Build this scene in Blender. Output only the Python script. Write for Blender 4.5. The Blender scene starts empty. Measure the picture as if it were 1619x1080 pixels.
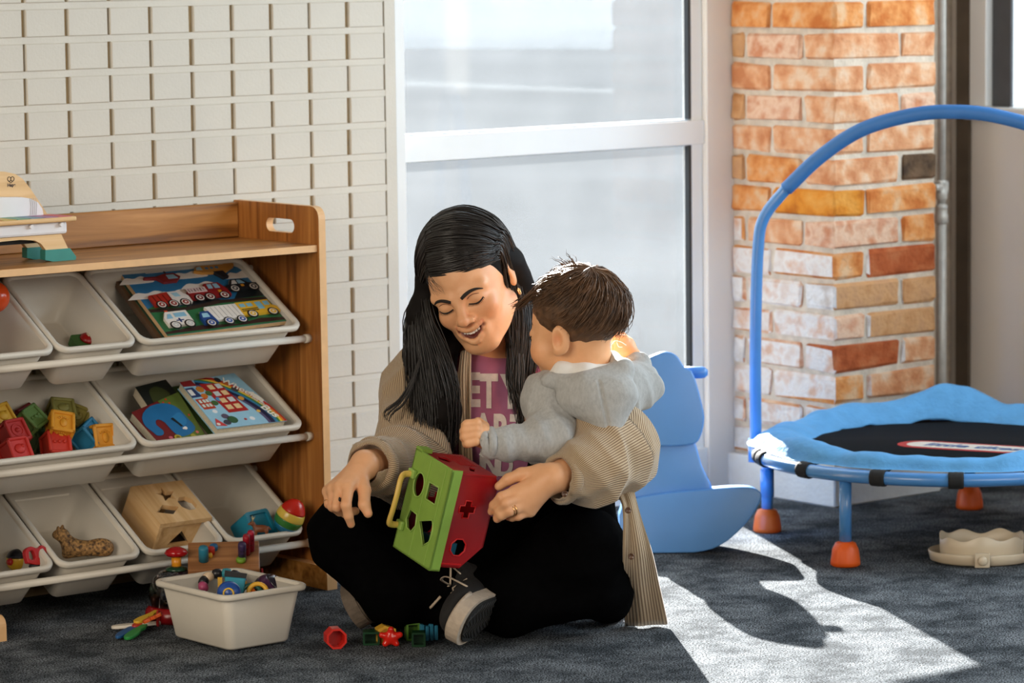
import bpy, bmesh, math, random
import numpy as np
from mathutils import Vector, Matrix
from mathutils.bvhtree import BVHTree
SC = bpy.context.scene
COL = SC.collection
rnd = random.Random(7)

# ------------------------------------------------------------------ camera
F, IW, IH, CAMZ = 5500.0, 1619, 1080, 1.25
YAW, PITCH, ROLL = math.radians(39.4), math.atan(630 / F), 0.012
_fh = np.array([math.sin(YAW), math.cos(YAW), 0.0])
_rt = np.array([math.cos(YAW), -math.sin(YAW), 0.0])
_D = _fh * math.cos(PITCH) - np.array([0, 0, 1.0]) * math.sin(PITCH)
_u = np.cross(_rt, _D)
_R = _rt * math.cos(ROLL) - _u * math.sin(ROLL)
_U = _u * math.cos(ROLL) + _rt * math.sin(ROLL)
_C = np.array([0, 0, CAMZ])
cam = bpy.data.cameras.new('camera')
cam.sensor_width = 36.0
cam.lens = F / IW * 36.0
cam.clip_start, cam.clip_end = 0.1, 300
cam.dof.use_dof = True
cam.dof.focus_distance = 6.25
cam.dof.aperture_fstop = 5.6
camo = bpy.data.objects.new('camera', cam)
COL.objects.link(camo)
camo.matrix_world = Matrix(((_R[0], _U[0], -_D[0], 0), (_R[1], _U[1], -_D[1], 0), (_R[2], _U[2], -_D[2], CAMZ), (0, 0, 0, 1)))
SC.camera = camo

def P(x, y, d):
    """point of the place seen at photo position x, y at distance d (metres along the view)"""
    return _C + (_D + _R * (x - IW / 2) / F - _U * (y - IH / 2) / F) * d
def onz(x, y, z=0.0):
    r = _D + _R * (x - IW / 2) / F - _U * (y - IH / 2) / F
    return _C + r * (z - CAMZ) / r[2]
VIEW = np.array([_R, _U, -_D]).T      # columns: right, up, toward the photographer

# ------------------------------------------------------------------ light
vs = SC.view_settings
vs.view_transform = 'Standard'
vs.look = 'None'
vs.exposure = 0.0
vs.gamma = 1.0
vs.use_curve_mapping = False
SC.cycles.caustics_reflective = False
SC.cycles.caustics_refractive = False
world = bpy.data.worlds.new('sky')
SC.world = world
world.use_nodes = True
_bg = world.node_tree.nodes['Background']
_bg.inputs[0].default_value = (0.82, 0.92, 1.0, 1)
_bg.inputs[1].default_value = 3.0
def add_light(name, kind, loc, direction, energy, color, size=None):
    l = bpy.data.lights.new(name, kind)
    l.energy = energy
    l.color = color
    if kind == 'AREA':
        l.shape = 'RECTANGLE'
        l.size, l.size_y = size
    if kind == 'SUN':
        l.angle = math.radians(0.6)
    o = bpy.data.objects.new(name, l)
    COL.objects.link(o)
    o.location = loc
    o.rotation_euler = Vector(direction).to_track_quat('-Z', 'Y').to_euler()
    return o
_el = math.radians(21.5)
SUN_E = 43.0
add_light('sun', 'SUN', (8, 11, 6), (-0.46 * math.cos(_el), -0.888 * math.cos(_el), -math.sin(_el)), SUN_E, (1.0, 0.95, 0.88))
# added fill lamps, out of view; the front and left walls have no windows
add_light('fill_light_front', 'AREA', (2.6, -1.35, 1.7), (0.12, 1, -0.16), 94, (1.0, 0.89, 0.76), (3.4, 1.9))
add_light('fill_light_left', 'AREA', (-0.85, 3.2, 1.7), (1, 0.12, -0.2), 122, (1.0, 0.88, 0.72), (2.6, 1.9))

add_light('window_daylight_right', 'AREA', (5.88, 3.0, 1.6), (-1, 0.35, -0.1), 80, (0.76, 0.90, 1.0), (3.4, 1.3))

# ------------------------------------------------------------------ materials
_M = {}
def srgb(r, g, b):
    f = lambda c: ((c / 255) / 12.92 if c <= 10.3 else ((c / 255 + 0.055) / 1.055) ** 2.4)
    return (f(r), f(g), f(b))
def mat(name, col, rough=0.5, var=0.08, scale=30.0, bump=0.0, bscale=None, spec=0.5, metal=0.0, sss=0.0, coat=0.0, trans=0.0, sheen=0.0, stretch=(1, 1, 1), col2=None, detail=3.0, emit=0.0):
    if name in _M:
        return _M[name]
    m = bpy.data.materials.new(name)
    m.use_nodes = True
    nt = m.node_tree
    b = nt.nodes['Principled BSDF']
    b.inputs['Roughness'].default_value = rough
    b.inputs['Specular IOR Level'].default_value = spec
    b.inputs['Metallic'].default_value = metal
    if coat: b.inputs['Coat Weight'].default_value = coat
    if sheen: b.inputs['Sheen Weight'].default_value = sheen
    if trans: b.inputs['Transmission Weight'].default_value = trans
    if sss:
        b.inputs['Subsurface Weight'].default_value = sss
        b.inputs['Subsurface Radius'].default_value = (0.012, 0.005, 0.003)
        b.inputs['Subsurface Scale'].default_value = 0.6
    tc = nt.nodes.new('ShaderNodeTexCoord')
    mp = nt.nodes.new('ShaderNodeMapping')
    mp.inputs['Scale'].default_value = stretch
    nt.links.new(tc.outputs['Object'], mp.inputs[0])
    n = nt.nodes.new('ShaderNodeTexNoise')
    n.inputs['Scale'].default_value = scale
    n.inputs['Detail'].default_value = detail
    nt.links.new(mp.outputs[0], n.inputs['Vector'])
    cr = nt.nodes.new('ShaderNodeValToRGB')
    c = np.array(col)
    lo, hi = (np.clip(c * (1 - var), 0, 1), np.clip(c * (1 + var), 0, 1)) if col2 is None else (c, np.array(col2))
    cr.color_ramp.elements[0].position = 0.3
    cr.color_ramp.elements[1].position = 0.7
    cr.color_ramp.elements[0].color = (*lo, 1)
    cr.color_ramp.elements[1].color = (*hi, 1)
    nt.links.new(n.outputs[0], cr.inputs[0])
    nt.links.new(cr.outputs[0], b.inputs['Base Color'])
    if emit:
        nt.links.new(cr.outputs[0], b.inputs['Emission Color'])
        b.inputs['Emission Strength'].default_value = emit
    if bump:
        n2 = nt.nodes.new('ShaderNodeTexNoise')
        n2.inputs['Scale'].default_value = bscale or scale * 6
        n2.inputs['Detail'].default_value = 4
        nt.links.new(mp.outputs[0], n2.inputs['Vector'])
        bp = nt.nodes.new('ShaderNodeBump')
        bp.inputs['Strength'].default_value = bump
        bp.inputs['Distance'].default_value = 0.004
        nt.links.new(n2.outputs[0], bp.inputs['Height'])
        nt.links.new(bp.outputs[0], b.inputs['Normal'])
    _M[name] = m
    return m
def wood(name, c1, c2, c3, axis=0, rough=0.42, k=1.0):
    """grain running along the given axis of the object's own space"""
    if name in _M: return _M[name]
    m = mat(name, c1, rough)
    nt = m.node_tree
    b = nt.nodes['Principled BSDF']
    mp = [n for n in nt.nodes if n.type == 'MAPPING'][0]
    s = [38 * k, 38 * k, 38 * k]; s[axis] = 2.2 * k
    mp.inputs['Scale'].default_value = s
    n = [x for x in nt.nodes if x.type == 'TEX_NOISE'][0]
    n.inputs['Scale'].default_value = 1.0
    n.inputs['Detail'].default_value = 6
    n.inputs['Distortion'].default_value = 1.2
    cr = [x for x in nt.nodes if x.type == 'VALTORGB'][0]
    e = cr.color_ramp.elements
    e[0].position, e[1].position = 0.3, 0.72
    e[0].color, e[1].color = (*c1, 1), (*c3, 1)
    x = cr.color_ramp.elements.new(0.5); x.color = (*c2, 1)
    bp = nt.nodes.new('ShaderNodeBump'); bp.inputs['Strength'].default_value = 0.12; bp.inputs['Distance'].default_value = 0.002
    nt.links.new(n.outputs[0], bp.inputs['Height']); nt.links.new(bp.outputs[0], b.inputs['Normal'])
    return m

# ------------------------------------------------------------------ mesh helpers
MW = {}
def reg(o, M):
    MW[o.name] = M; return o
def props(o, label=None, cat=None, group=None, kind=None):
    if label: o['label'] = label
    if cat: o['category'] = cat
    if group: o['group'] = group
    if kind: o['kind'] = kind
    return o
def thing(name, label, cat, M=None, group=None, kind=None):
    """Empty at the base of a thing; M is a 4x4 Matrix or a location"""
    o = bpy.data.objects.new(name, None)
    o.empty_display_size = 0.05
    COL.objects.link(o)
    if M is None: M = Matrix.Identity(4)
    if not isinstance(M, Matrix): M = Matrix.Translation(Vector(M))
    o.matrix_world = M
    reg(o, M)
    return props(o, label, cat, group, kind)
def frame(loc, x, y, z):
    return Matrix(((x[0], y[0], z[0], loc[0]), (x[1], y[1], z[1], loc[1]), (x[2], y[2], z[2], loc[2]), (0, 0, 0, 1)))
def rotz(loc, a):
    return Matrix.Translation(Vector(loc)) @ Matrix.Rotation(a, 4, 'Z')
def nrm(v):
    v = np.asarray(v, float); return v / (np.linalg.norm(v) + 1e-12)
class MB:
    def __init__(s): s.v = []; s.f = []; s.m = []; s.sm = []
    def add(s, vs, fs, mi=0, smooth=False):
        o = len(s.v)
        s.v.extend([tuple(map(float, p)) for p in vs])
        for f in fs:
            s.f.append(tuple(i + o for i in f)); s.m.append(mi); s.sm.append(smooth)
        return s
    def box(s, lo, hi, mi=0, ch=0.0, M=None):
        lo, hi = np.array(lo, float), np.array(hi, float)
        if ch <= 0:
            vs = [(x, y, z) for x in (lo[0], hi[0]) for y in (lo[1], hi[1]) for z in (lo[2], hi[2])]
            fs = [(0, 1, 3, 2), (4, 6, 7, 5), (0, 4, 5, 1), (2, 3, 7, 6), (0, 2, 6, 4), (1, 5, 7, 3)]
        else:
            vs = []; fs = []
            idx = {}
            for cx in (0, 1):
                for cy in (0, 1):
                    for cz in (0, 1):
                        c = np.array([(lo, hi)[cx][0], (lo, hi)[cy][1], (lo, hi)[cz][2]])
                        sg = np.array([1 - 2 * cx, 1 - 2 * cy, 1 - 2 * cz])
                        for a in range(3):
                            o = np.array([ch, ch, ch]); o[a] = 0
                            idx[(cx, cy, cz, a)] = len(vs); vs.append(c + sg * o)
            for a in range(3):
                b, c = (a + 1) % 3, (a + 2) % 3
                for side in (0, 1):
                    q = []
                    for (i, j) in ((0, 0), (1, 0), (1, 1), (0, 1)):
                        k = [0, 0, 0]; k[a] = side; k[b] = i; k[c] = j
                        q.append(idx[(*k, a)])
                    fs.append(tuple(q if side else q[::-1]))
                for i in (0, 1):
                    for j in (0, 1):
                        k = [0, 0, 0]; k[b] = i; k[c] = j
                        k0 = list(k); k0[a] = 0; k1 = list(k); k1[a] = 1
                        q = (idx[(*k0, b)], idx[(*k1, b)], idx[(*k1, c)], idx[(*k0, c)])
                        fs.append(q if (i == j) else q[::-1])
            for cx in (0, 1):
                for cy in (0, 1):
                    for cz in (0, 1):
                        q = tuple(idx[(cx, cy, cz, a)] for a in range(3))
                        fs.append(q if (cx + cy + cz) % 2 else q[::-1])
        if M is not None: vs = [M @ Vector(v) for v in vs]
        return s.add(vs, fs, mi)
    def tube(s, pts, r, n=10, mi=0, cap=True, smooth=True, closed=False, flat=1.0, up=None):
        pts = np.array(pts, float); k = len(pts)
        rr = np.broadcast_to(np.array(r, float), (k,))
        t = np.gradient(pts, axis=0) if not closed else np.roll(pts, -1, 0) - np.roll(pts, 1, 0)
        t /= np.linalg.norm(t, axis=1)[:, None] + 1e-12
        u = nrm(np.cross(t[0], up)) if up is not None else nrm(np.cross(t[0], [0.31, 0.42, 0.85] if abs(t[0][2]) < 0.9 else [1, 0.1, 0]))
        vs = []
        ang = np.linspace(0, 2 * math.pi, n, endpoint=False)
        for i in range(k):
            u = nrm(np.cross(t[i], up)) if up is not None else nrm(u - t[i] * (u @ t[i]))
            w = np.cross(t[i], u)
            for a in ang: vs.append(pts[i] + rr[i] * (math.cos(a) * u + flat * math.sin(a) * w))
        fs = []
        for i in range(k if closed else k - 1):
            i2 = (i + 1) % k
            for j in range(n):
                fs.append((i * n + j, i * n + (j + 1) % n, i2 * n + (j + 1) % n, i2 * n + j))
        s.add(vs, fs, mi, smooth)
        if cap and not closed:
            o = len(s.v) - len(vs)
            s.f.append(tuple(o + j for j in range(n))[::-1]); s.m.append(mi); s.sm.append(False)
            s.f.append(tuple(o + (k - 1) * n + j for j in range(n))); s.m.append(mi); s.sm.append(False)
        return s
    def lathe(s, prof, n=24, mi=0, smooth=True, M=None, sx=1.0, sy=1.0, a0=0.0):
        vs = []; fs = []
        for (r, z) in prof:
            for j in range(n):
                a = a0 + 2 * math.pi * j / n
                vs.append((sx * r * math.cos(a), sy * r * math.sin(a), z))
        for i in range(len(prof) - 1):
            for j in range(n):
                fs.append((i * n + j, i * n + (j + 1) % n, (i + 1) * n + (j + 1) % n, (i + 1) * n + j))
        if M is not None: vs = [M @ Vector(v) for v in vs]
        o = len(s.v)
        s.add(vs, fs, mi, smooth)
        k = len(prof)
        if prof[0][0] > 1e-5: s.f.append(tuple(o + j for j in range(n))[::-1]); s.m.append(mi); s.sm.append(False)
        if prof[-1][0] > 1e-5: s.f.append(tuple(o + (k - 1) * n + j for j in range(n))); s.m.append(mi); s.sm.append(False)
        return s
    def prism(s, poly, h0, h1, mi=0, M=None, smooth=False):
        """poly in xy, extruded along z from h0 to h1"""
        n = len(poly)
        vs = [(x, y, h0) for x, y in poly] + [(x, y, h1) for x, y in poly]
        a = sum(poly[i][0] * poly[(i + 1) % n][1] - poly[(i + 1) % n][0] * poly[i][1] for i in range(n))
        fs = [(i, (i + 1) % n, (i + 1) % n + n, i + n) if a > 0 else (i + n, (i + 1) % n + n, (i + 1) % n, i) for i in range(n)]
        fs += [tuple(range(n))[::-1] if a > 0 else tuple(range(n)), tuple(range(n, 2 * n)) if a > 0 else tuple(range(n, 2 * n))[::-1]]
        if M is not None: vs = [M @ Vector(v) for v in vs]
        return s.add(vs, fs, mi, smooth)
    def mesh(s, name):
        me = bpy.data.meshes.new(name)
        me.from_pydata(s.v, [], s.f)
        me.polygons.foreach_set('material_index', s.m)
        me.polygons.foreach_set('use_smooth', s.sm)
        me.update()
        return me
    def build(s, name, mats, parent=None, world=False, label=None, **kw):
        if parent is not None and world:
            Mi = MW[parent.name].inverted()
            s.v = [tuple(Mi @ Vector(p)) for p in s.v]
        return link(name, s.mesh(name), mats, parent, label, **kw)
def link(name, me, mats, parent=None, label=None, cat=None, group=None, kind=None, M=None):
    if not isinstance(mats, (list, tuple)): mats = [mats]
    if not me.materials:
        for m in mats: me.materials.append(m)
    o = bpy.data.objects.new(name, me)
    COL.objects.link(o)
    if parent is not None: o.parent = parent
    if M is not None: o.matrix_local = M
    Mw = (MW[parent.name] if parent is not None else Matrix.Identity(4)) @ (M or Matrix.Identity(4))
    reg(o, Mw)
    return props(o, label, cat, group, kind)
def bevel(o, w, seg=2, ang=0.6):
    b = o.modifiers.new('b', 'BEVEL'); b.width = w; b.segments = seg; b.limit_method = 'ANGLE'; b.angle_limit = ang
    return o
def rrect(x0, x1, y0, y1, r, n=5):
    out = []
    for cx, cy, a in ((x1 - r, y1 - r, 0), (x0 + r, y1 - r, 90), (x0 + r, y0 + r, 180), (x1 - r, y0 + r, 270)):
        for i in range(n + 1):
            t = math.radians(a + 90 * i / n)
            out.append((cx + r * math.cos(t), cy + r * math.sin(t)))
    return out
def holed(outer, holes, h0, h1, mi=0):
    """flat plate with holes: outer and holes as xy polygons, from z=h0 to h1"""
    bm = bmesh.new()
    es = []
    loops = []
    for poly in [outer] + holes:
        vv = [bm.verts.new((x, y, h1)) for x, y in poly]
        loops.append(vv)
        for i in range(len(vv)): es.append(bm.edges.new((vv[i], vv[(i + 1) % len(vv)])))
    bmesh.ops.triangle_fill(bm, use_beauty=True, use_dissolve=False, edges=es, normal=(0, 0, 1))
    top = list(bm.faces)
    r = bmesh.ops.extrude_face_region(bm, geom=top)
    bmesh.ops.translate(bm, vec=(0, 0, h0 - h1), verts=[g for g in r['geom'] if isinstance(g, bmesh.types.BMVert)])
    bmesh.ops.recalc_face_normals(bm, faces=bm.faces)
    bm.verts.index_update()
    vs = [tuple(v.co) for v in bm.verts]
    fs = [tuple(v.index for v in f.verts) for f in bm.faces]
    bm.free()
    return vs, fs
def txt_mesh(text, size, depth=0.0, shear=0.0, xs=1.0, bold=0.0):
    c = bpy.data.curves.new('lettering', 'FONT')
    c.body = text; c.size = size; c.extrude = depth; c.align_x = 'CENTER'; c.align_y = 'CENTER'; c.shear = shear; c.offset = bold
    o = bpy.data.objects.new('lettering', c)
    COL.objects.link(o)
    bpy.context.view_layer.update()
    me = bpy.data.meshes.new_from_object(o)
    bpy.data.objects.remove(o)
    bpy.data.curves.remove(c)
    v = [(p.co[0] * xs, p.co[1], p.co[2]) for p in me.vertices]
    f = [tuple(p.vertices) for p in me.polygons]
    bpy.data.meshes.remove(me)
    return v, f

# ------------------------------------------------------------------ smooth solid modelling (distance fields -> one mesh)
def cap(a, b, ra, rb=None, k=.012, m='add'):
    a, b = np.asarray(a, float), np.asarray(b, float)
    return dict(t='cap', a=a, b=b, ra=ra, rb=ra if rb is None else rb, k=k, m=m)
def ell(c, r, A=None, k=.012, m='add'):
    return dict(t='ell', c=np.asarray(c, float), r=np.asarray(r, float) * np.ones(3), A=np.eye(3) if A is None else np.asarray(A, float), k=k, m=m)
def rbox(c, h, rad, A=None, k=.012, m='add'):
    return dict(t='box', c=np.asarray(c, float), h=np.asarray(h, float), rad=rad, A=np.eye(3) if A is None else np.asarray(A, float), k=k, m=m)
def chain(pts, rs, k=.012, m='add'):
    return [cap(pts[i], pts[i + 1], rs[i], rs[i + 1], k, m) for i in range(len(pts) - 1)]
def pd(p, X):
    if p['t'] == 'cap':
        ab = p['b'] - p['a']; L = ab @ ab + 1e-12
        t = np.clip(((X - p['a']) @ ab) / L, 0, 1)
        q = X - p['a'] - t[:, None] * ab
        return np.sqrt((q * q).sum(1)) - (p['ra'] + (p['rb'] - p['ra']) * t)
    if p['t'] == 'ell':
        q = (X - p['c']) @ p['A']
        q1 = q / p['r']; q2 = q1 / p['r']
        k0 = np.sqrt((q1 * q1).sum(1)); k1 = np.sqrt((q2 * q2).sum(1)) + 1e-9
        return np.where(k0 < 1e-4, -p['r'].min(), k0 * (k0 - 1) / k1)
    q = np.abs((X - p['c']) @ p['A']) - (p['h'] - p['rad'])
    return np.sqrt((np.maximum(q, 0) ** 2).sum(1)) + np.minimum(q.max(1), 0) - p['rad']
def comb(d, e, p):
    k = p['k']
    if p['m'] == 'add':
        if d is None: return e
        h = np.clip(.5 + .5 * (d - e) / k, 0, 1)
        return d + (e - d) * h - k * h * (1 - h)
    h = np.clip(.5 - .5 * (d + e) / k, 0, 1)
    return d + (-e - d) * h + k * h * (1 - h)
def sdf(prims, X, disp=None):
    d = np.full(len(X), 9.0)
    for p in prims: d = comb(d, pd(p, X), p)
    return d if disp is None else d + disp(X)
def bounds(prims):
    lo, hi = np.full(3, 1e9), np.full(3, -1e9)
    for p in prims:
        if p['m'] != 'add': continue
        if p['t'] == 'cap':
            r = max(p['ra'], p['rb'])
            for q in (p['a'], p['b']): lo = np.minimum(lo, q - r); hi = np.maximum(hi, q + r)
        else:
            r = p['r'] if p['t'] == 'ell' else p['h']
            e = np.abs(p['A']) @ r
            lo = np.minimum(lo, p['c'] - e); hi = np.maximum(hi, p['c'] + e)
    return lo, hi
def sdf_verts(prims, vox, disp=None, floor=None, bs=14, amp=.004):
    lo, hi = bounds(prims); lo = lo - 3 * vox - amp; hi = hi + 3 * vox + amp
    nb = np.ceil((hi - lo) / (vox * bs)).astype(int)
    n = nb * bs
    G = np.ones(n, np.float32)
    bi = np.stack(np.meshgrid(*[np.arange(k) for k in nb], indexing='ij'), -1).reshape(-1, 3)
    cen = lo + (bi * bs + (bs - 1) / 2) * vox
    hd = vox * bs * .5 * 1.75
    Dp = np.stack([pd(p, cen) for p in prims])
    dc = None
    for p, e in zip(prims, Dp): dc = comb(dc, e, p)
    act = np.abs(dc) < hd * 1.5 + amp + .012
    loc = np.stack(np.meshgrid(*[np.arange(bs)] * 3, indexing='ij'), -1).reshape(-1, 3) * vox
    for b in np.nonzero(~act & (dc < 0))[0]:
        i, j, k = bi[b] * bs
        G[i:i + bs, j:j + bs, k:k + bs] = -1
    for b in np.nonzero(act)[0]:
        X = lo + bi[b] * bs * vox + loc
        d = np.full(len(X), 1.0)
        for q, p in enumerate(prims):
            if Dp[q, b] < hd * 1.3 + p['k'] + .01: d = comb(d, pd(p, X), p)
        if disp is not None: d = d + disp(X)
        if floor is not None: d = np.maximum(d, floor - X[:, 2])
        i, j, k = bi[b] * bs
        G[i:i + bs, j:j + bs, k:k + bs] = d.reshape(bs, bs, bs)
    return surface_nets(G, lo, vox)
def surface_nets(G, lo, vox):
    S = G < 0
    nx, ny, nz = G.shape
    c = np.zeros((nx - 1, ny - 1, nz - 1), np.uint8)
    for dx in (0, 1):
        for dy in (0, 1):
            for dz in (0, 1): c += S[dx:nx - 1 + dx, dy:ny - 1 + dy, dz:nz - 1 + dz]
    cells = np.argwhere((c > 0) & (c < 8))
    idx = np.full(c.shape, -1, np.int32)
    idx[tuple(cells.T)] = np.arange(len(cells))
    acc = np.zeros((len(cells), 3)); cnt = np.zeros(len(cells))
    offs = [(0, 0, 0), (1, 0, 0), (0, 1, 0), (1, 1, 0), (0, 0, 1), (1, 0, 1), (0, 1, 1), (1, 1, 1)]
    for a, o in enumerate(offs):
        for ax in range(3):
            if o[ax]: continue
            o2 = list(o); o2[ax] = 1
            ga = G[cells[:, 0] + o[0], cells[:, 1] + o[1], cells[:, 2] + o[2]]
            gb = G[cells[:, 0] + o2[0], cells[:, 1] + o2[1], cells[:, 2] + o2[2]]
            s = (ga < 0) != (gb < 0)
            t = np.where(s, ga / (ga - gb + 1e-12), 0)
            p = np.tile(np.array(o, float), (len(cells), 1)); p[:, ax] = t
            acc[s] += p[s]; cnt[s] += 1
    V = lo + (cells + acc / np.maximum(cnt, 1)[:, None]) * vox
    Q = []
    for ax in range(3):
        u, v = (ax + 1) % 3, (ax + 2) % 3
        sl0 = [slice(None)] * 3; sl1 = [slice(None)] * 3
        sl0[ax] = slice(0, -1); sl1[ax] = slice(1, None)
        A_, B_ = S[tuple(sl0)], S[tuple(sl1)]
        for flip, cond in ((False, A_ & ~B_), (True, ~A_ & B_)):
            e = np.argwhere(cond)
            e = e[(e[:, u] > 0) & (e[:, v] > 0)]
            if not len(e): continue
            e = e[(e[:, u] < c.shape[u]) & (e[:, v] < c.shape[v])]
            q = []
            for du, dv in ((-1, -1), (0, -1), (0, 0), (-1, 0)):
                w = e.copy(); w[:, u] += du; w[:, v] += dv
                q.append(idx[tuple(w.T)])
            q = np.stack(q, 1)
            q = q[(q >= 0).all(1)]
            Q.append(q[:, ::-1] if flip else q)
    return V, np.concatenate(Q)
def np_mesh(name, V, Q, smooth=True):
    me = bpy.data.meshes.new(name)
    n, k = len(Q), Q.shape[1]
    me.vertices.add(len(V)); me.vertices.foreach_set('co', np.ascontiguousarray(V, np.float32).ravel())
    me.loops.add(n * k); me.loops.foreach_set('vertex_index', np.ascontiguousarray(Q, np.int32).ravel())
    me.polygons.add(n); me.polygons.foreach_set('loop_start', np.arange(0, n * k, k, dtype=np.int32))
    me.polygons.foreach_set('use_smooth', np.full(n, smooth))
    me.update(calc_edges=True)
    return me
def to_local(V, parent):
    if parent is None: return V
    Mi = np.array(MW[parent.name].inverted())
    return V @ Mi[:3, :3].T + Mi[:3, 3]
def sdf_obj(name, prims, vox, mats, parent=None, disp=None, floor=None, label=None, rib=None, tint=None, smooth_it=0, **kw):
    V, Q = sdf_verts(prims, vox, disp, floor)
    for _ in range(smooth_it): V = laplace(V, Q)
    me = np_mesh(name, to_local(V, parent), Q)
    if rib is not None:
        a = me.attributes.new('rib', 'FLOAT', 'POINT'); a.data.foreach_set('value', np.ascontiguousarray(rib(V), np.float32))
    if tint is not None:
        a = me.attributes.new('tint', 'FLOAT_COLOR', 'POINT')
        t = tint(V); a.data.foreach_set('color', np.ascontiguousarray(np.c_[t, np.ones(len(t))], np.float32).ravel())
    return link(name, me, mats, parent, label, **kw)
def laplace(V, Q, w=.5):
    acc = np.zeros_like(V); cnt = np.zeros(len(V))
    for i in range(4):
        a, b = Q[:, i], Q[:, (i + 1) % 4]
        np.add.at(acc, a, V[b]); np.add.at(cnt, a, 1)
        np.add.at(acc, b, V[a]); np.add.at(cnt, b, 1)
    return V * (1 - w) + w * acc / np.maximum(cnt, 1)[:, None]
def spline(pts, n):
    """Catmull-Rom through points (any dimension) resampled to n points"""
    p = np.asarray(pts, float); k = len(p)
    q = np.vstack([2 * p[0] - p[1], p, 2 * p[-1] - p[-2]])
    t = np.linspace(0, k - 1 - 1e-6, n); i = t.astype(int); f = (t - i)[:, None]
    a, b, c, d = q[i], q[i + 1], q[i + 2], q[i + 3]
    return .5 * (2 * b + (c - a) * f + (2 * a - 5 * b + 4 * c - d) * f ** 2 + (3 * b - a - 3 * c + d) * f ** 3)
def strands(guides, count, n, r, seed, spread=.004, wave=.003, tip=.25, length=(.8, 1.0), sides=4):
    """hair strands between neighbouring guide curves (each guide: list of 3-D points)"""
    rs = np.random.RandomState(seed)
    Gd = np.stack([spline(g, n) for g in guides])
    vs, qs = [], []
    tt = np.linspace(0, 1, n)
    for s in range(count):
        x = rs.uniform(0, len(guides) - 1); i = min(int(x), len(guides) - 2); f = x - i
        L = rs.uniform(*length)
        c = Gd[i] * (1 - f) + Gd[i + 1] * f
        c = np.stack([np.interp(tt * L, tt, c[:, a]) for a in range(3)], 1)
        off = rs.normal(0, spread, 3)
        ph, fr = rs.uniform(0, 6.28, 3), rs.uniform(1.0, 2.6, 3)
        c = c + off * (.35 + .65 * tt)[:, None] + wave * np.sin(ph + fr * 6.28 * tt[:, None]) * tt[:, None]
        rad = r * rs.uniform(.7, 1.3) * (1 - (1 - tip) * tt ** 2)
        t = np.gradient(c, axis=0); t /= np.linalg.norm(t, axis=1)[:, None] + 1e-9
        u = np.cross(t, rs.normal(0, 1, 3)); u /= np.linalg.norm(u, axis=1)[:, None] + 1e-9
        w = np.cross(t, u)
        ang = np.arange(sides) * 2 * math.pi / sides
        ring = c[:, None] + rad[:, None, None] * (np.cos(ang)[None, :, None] * u[:, None] + np.sin(ang)[None, :, None] * w[:, None])
        o = len(vs) * n * sides
        vs.append(ring.reshape(-1, 3))
        I = np.arange(n - 1)[:, None] * sides + np.arange(sides)[None]
        J = np.arange(n - 1)[:, None] * sides + (np.arange(sides)[None] + 1) % sides
        qs.append(o + np.stack([I, J, J + sides, I + sides], -1).reshape(-1, 4))
    return np.concatenate(vs), np.concatenate(qs)

# ------------------------------------------------------------------ the room
RX, YB, CZ = 5.95, 5.742, 2.75     # right wall plane, tile wall plane, ceiling
def carpet():
    m = bpy.data.materials.new('carpet'); m.use_nodes = True
    nt = m.node_tree; b = nt.nodes['Principled BSDF']
    b.inputs['Roughness'].default_value = 1.0; b.inputs['Specular IOR Level'].default_value = 0.05
    tc = nt.nodes.new('ShaderNodeTexCoord')
    def noise(scale, detail, vec=None, rough=0.6):
        n = nt.nodes.new('ShaderNodeTexNoise'); n.inputs['Scale'].default_value = scale; n.inputs['Detail'].default_value = detail
        n.inputs['Roughness'].default_value = rough
        nt.links.new(vec or tc.outputs['Object'], n.inputs['Vector']); return n
    big = noise(9, 5, rough=0.7); fine = noise(300, 1.5)
    r1 = nt.nodes.new('ShaderNodeValToRGB')
    r1.color_ramp.elements[0].position = 0.40; r1.color_ramp.elements[0].color = (0.050, 0.058, 0.067, 1)
    r1.color_ramp.elements[1].position = 0.62; r1.color_ramp.elements[1].color = (0.165, 0.182, 0.200, 1)
    nt.links.new(big.outputs[0], r1.inputs[0])
    r2 = nt.nodes.new('ShaderNodeValToRGB')
    r2.color_ramp.elements[0].position = 0.40; r2.color_ramp.elements[0].color = (0.05, 0.05, 0.05, 1)
    r2.color_ramp.elements[1].position = 0.62; r2.color_ramp.elements[1].color = (2.0, 2.0, 2.0, 1)
    nt.links.new(fine.outputs[0], r2.inputs[0])
    mx = nt.nodes.new('ShaderNodeMix'); mx.data_type = 'RGBA'; mx.blend_type = 'MULTIPLY'; mx.inputs[0].default_value = 1.0
    nt.links.new(r1.outputs[0], mx.inputs[6]); nt.links.new(r2.outputs[0], mx.inputs[7])
    nt.links.new(mx.outputs[2], b.inputs['Base Color'])
    bp = nt.nodes.new('ShaderNodeBump'); bp.inputs['Strength'].default_value = 0.9; bp.inputs['Distance'].default_value = 0.006
    nt.links.new(fine.outputs[0], bp.inputs['Height']); nt.links.new(bp.outputs[0], b.inputs['Normal'])
    return m
MB().box((-1.2, -1.8, -0.15), (RX + .2, 5.95, 0)).build('floor', carpet(), kind='structure', label='dark blue grey mottled carpet floor')
paint = mat('white_wall_paint', srgb(204, 197, 184), 0.55, 0.04, 8, bump=0.12, bscale=160)
joint = mat('open_joint_tan', srgb(176, 154, 118), 0.9, 0.12, 30, bump=.3, bscale=200)
plain = mat('plain_wall_paint', srgb(224, 219, 212), 0.6, 0.03, 5, bump=0.1, bscale=120)
dim = mat('dim_wall_paint', (0.22, 0.2, 0.18), 0.8, 0.05, 5)
wb = MB().box((-1.2, YB, 0), (4.412, 5.95, CZ)).build('wall_back', joint, kind='structure', label='white painted brick wall with open joints')
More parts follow.
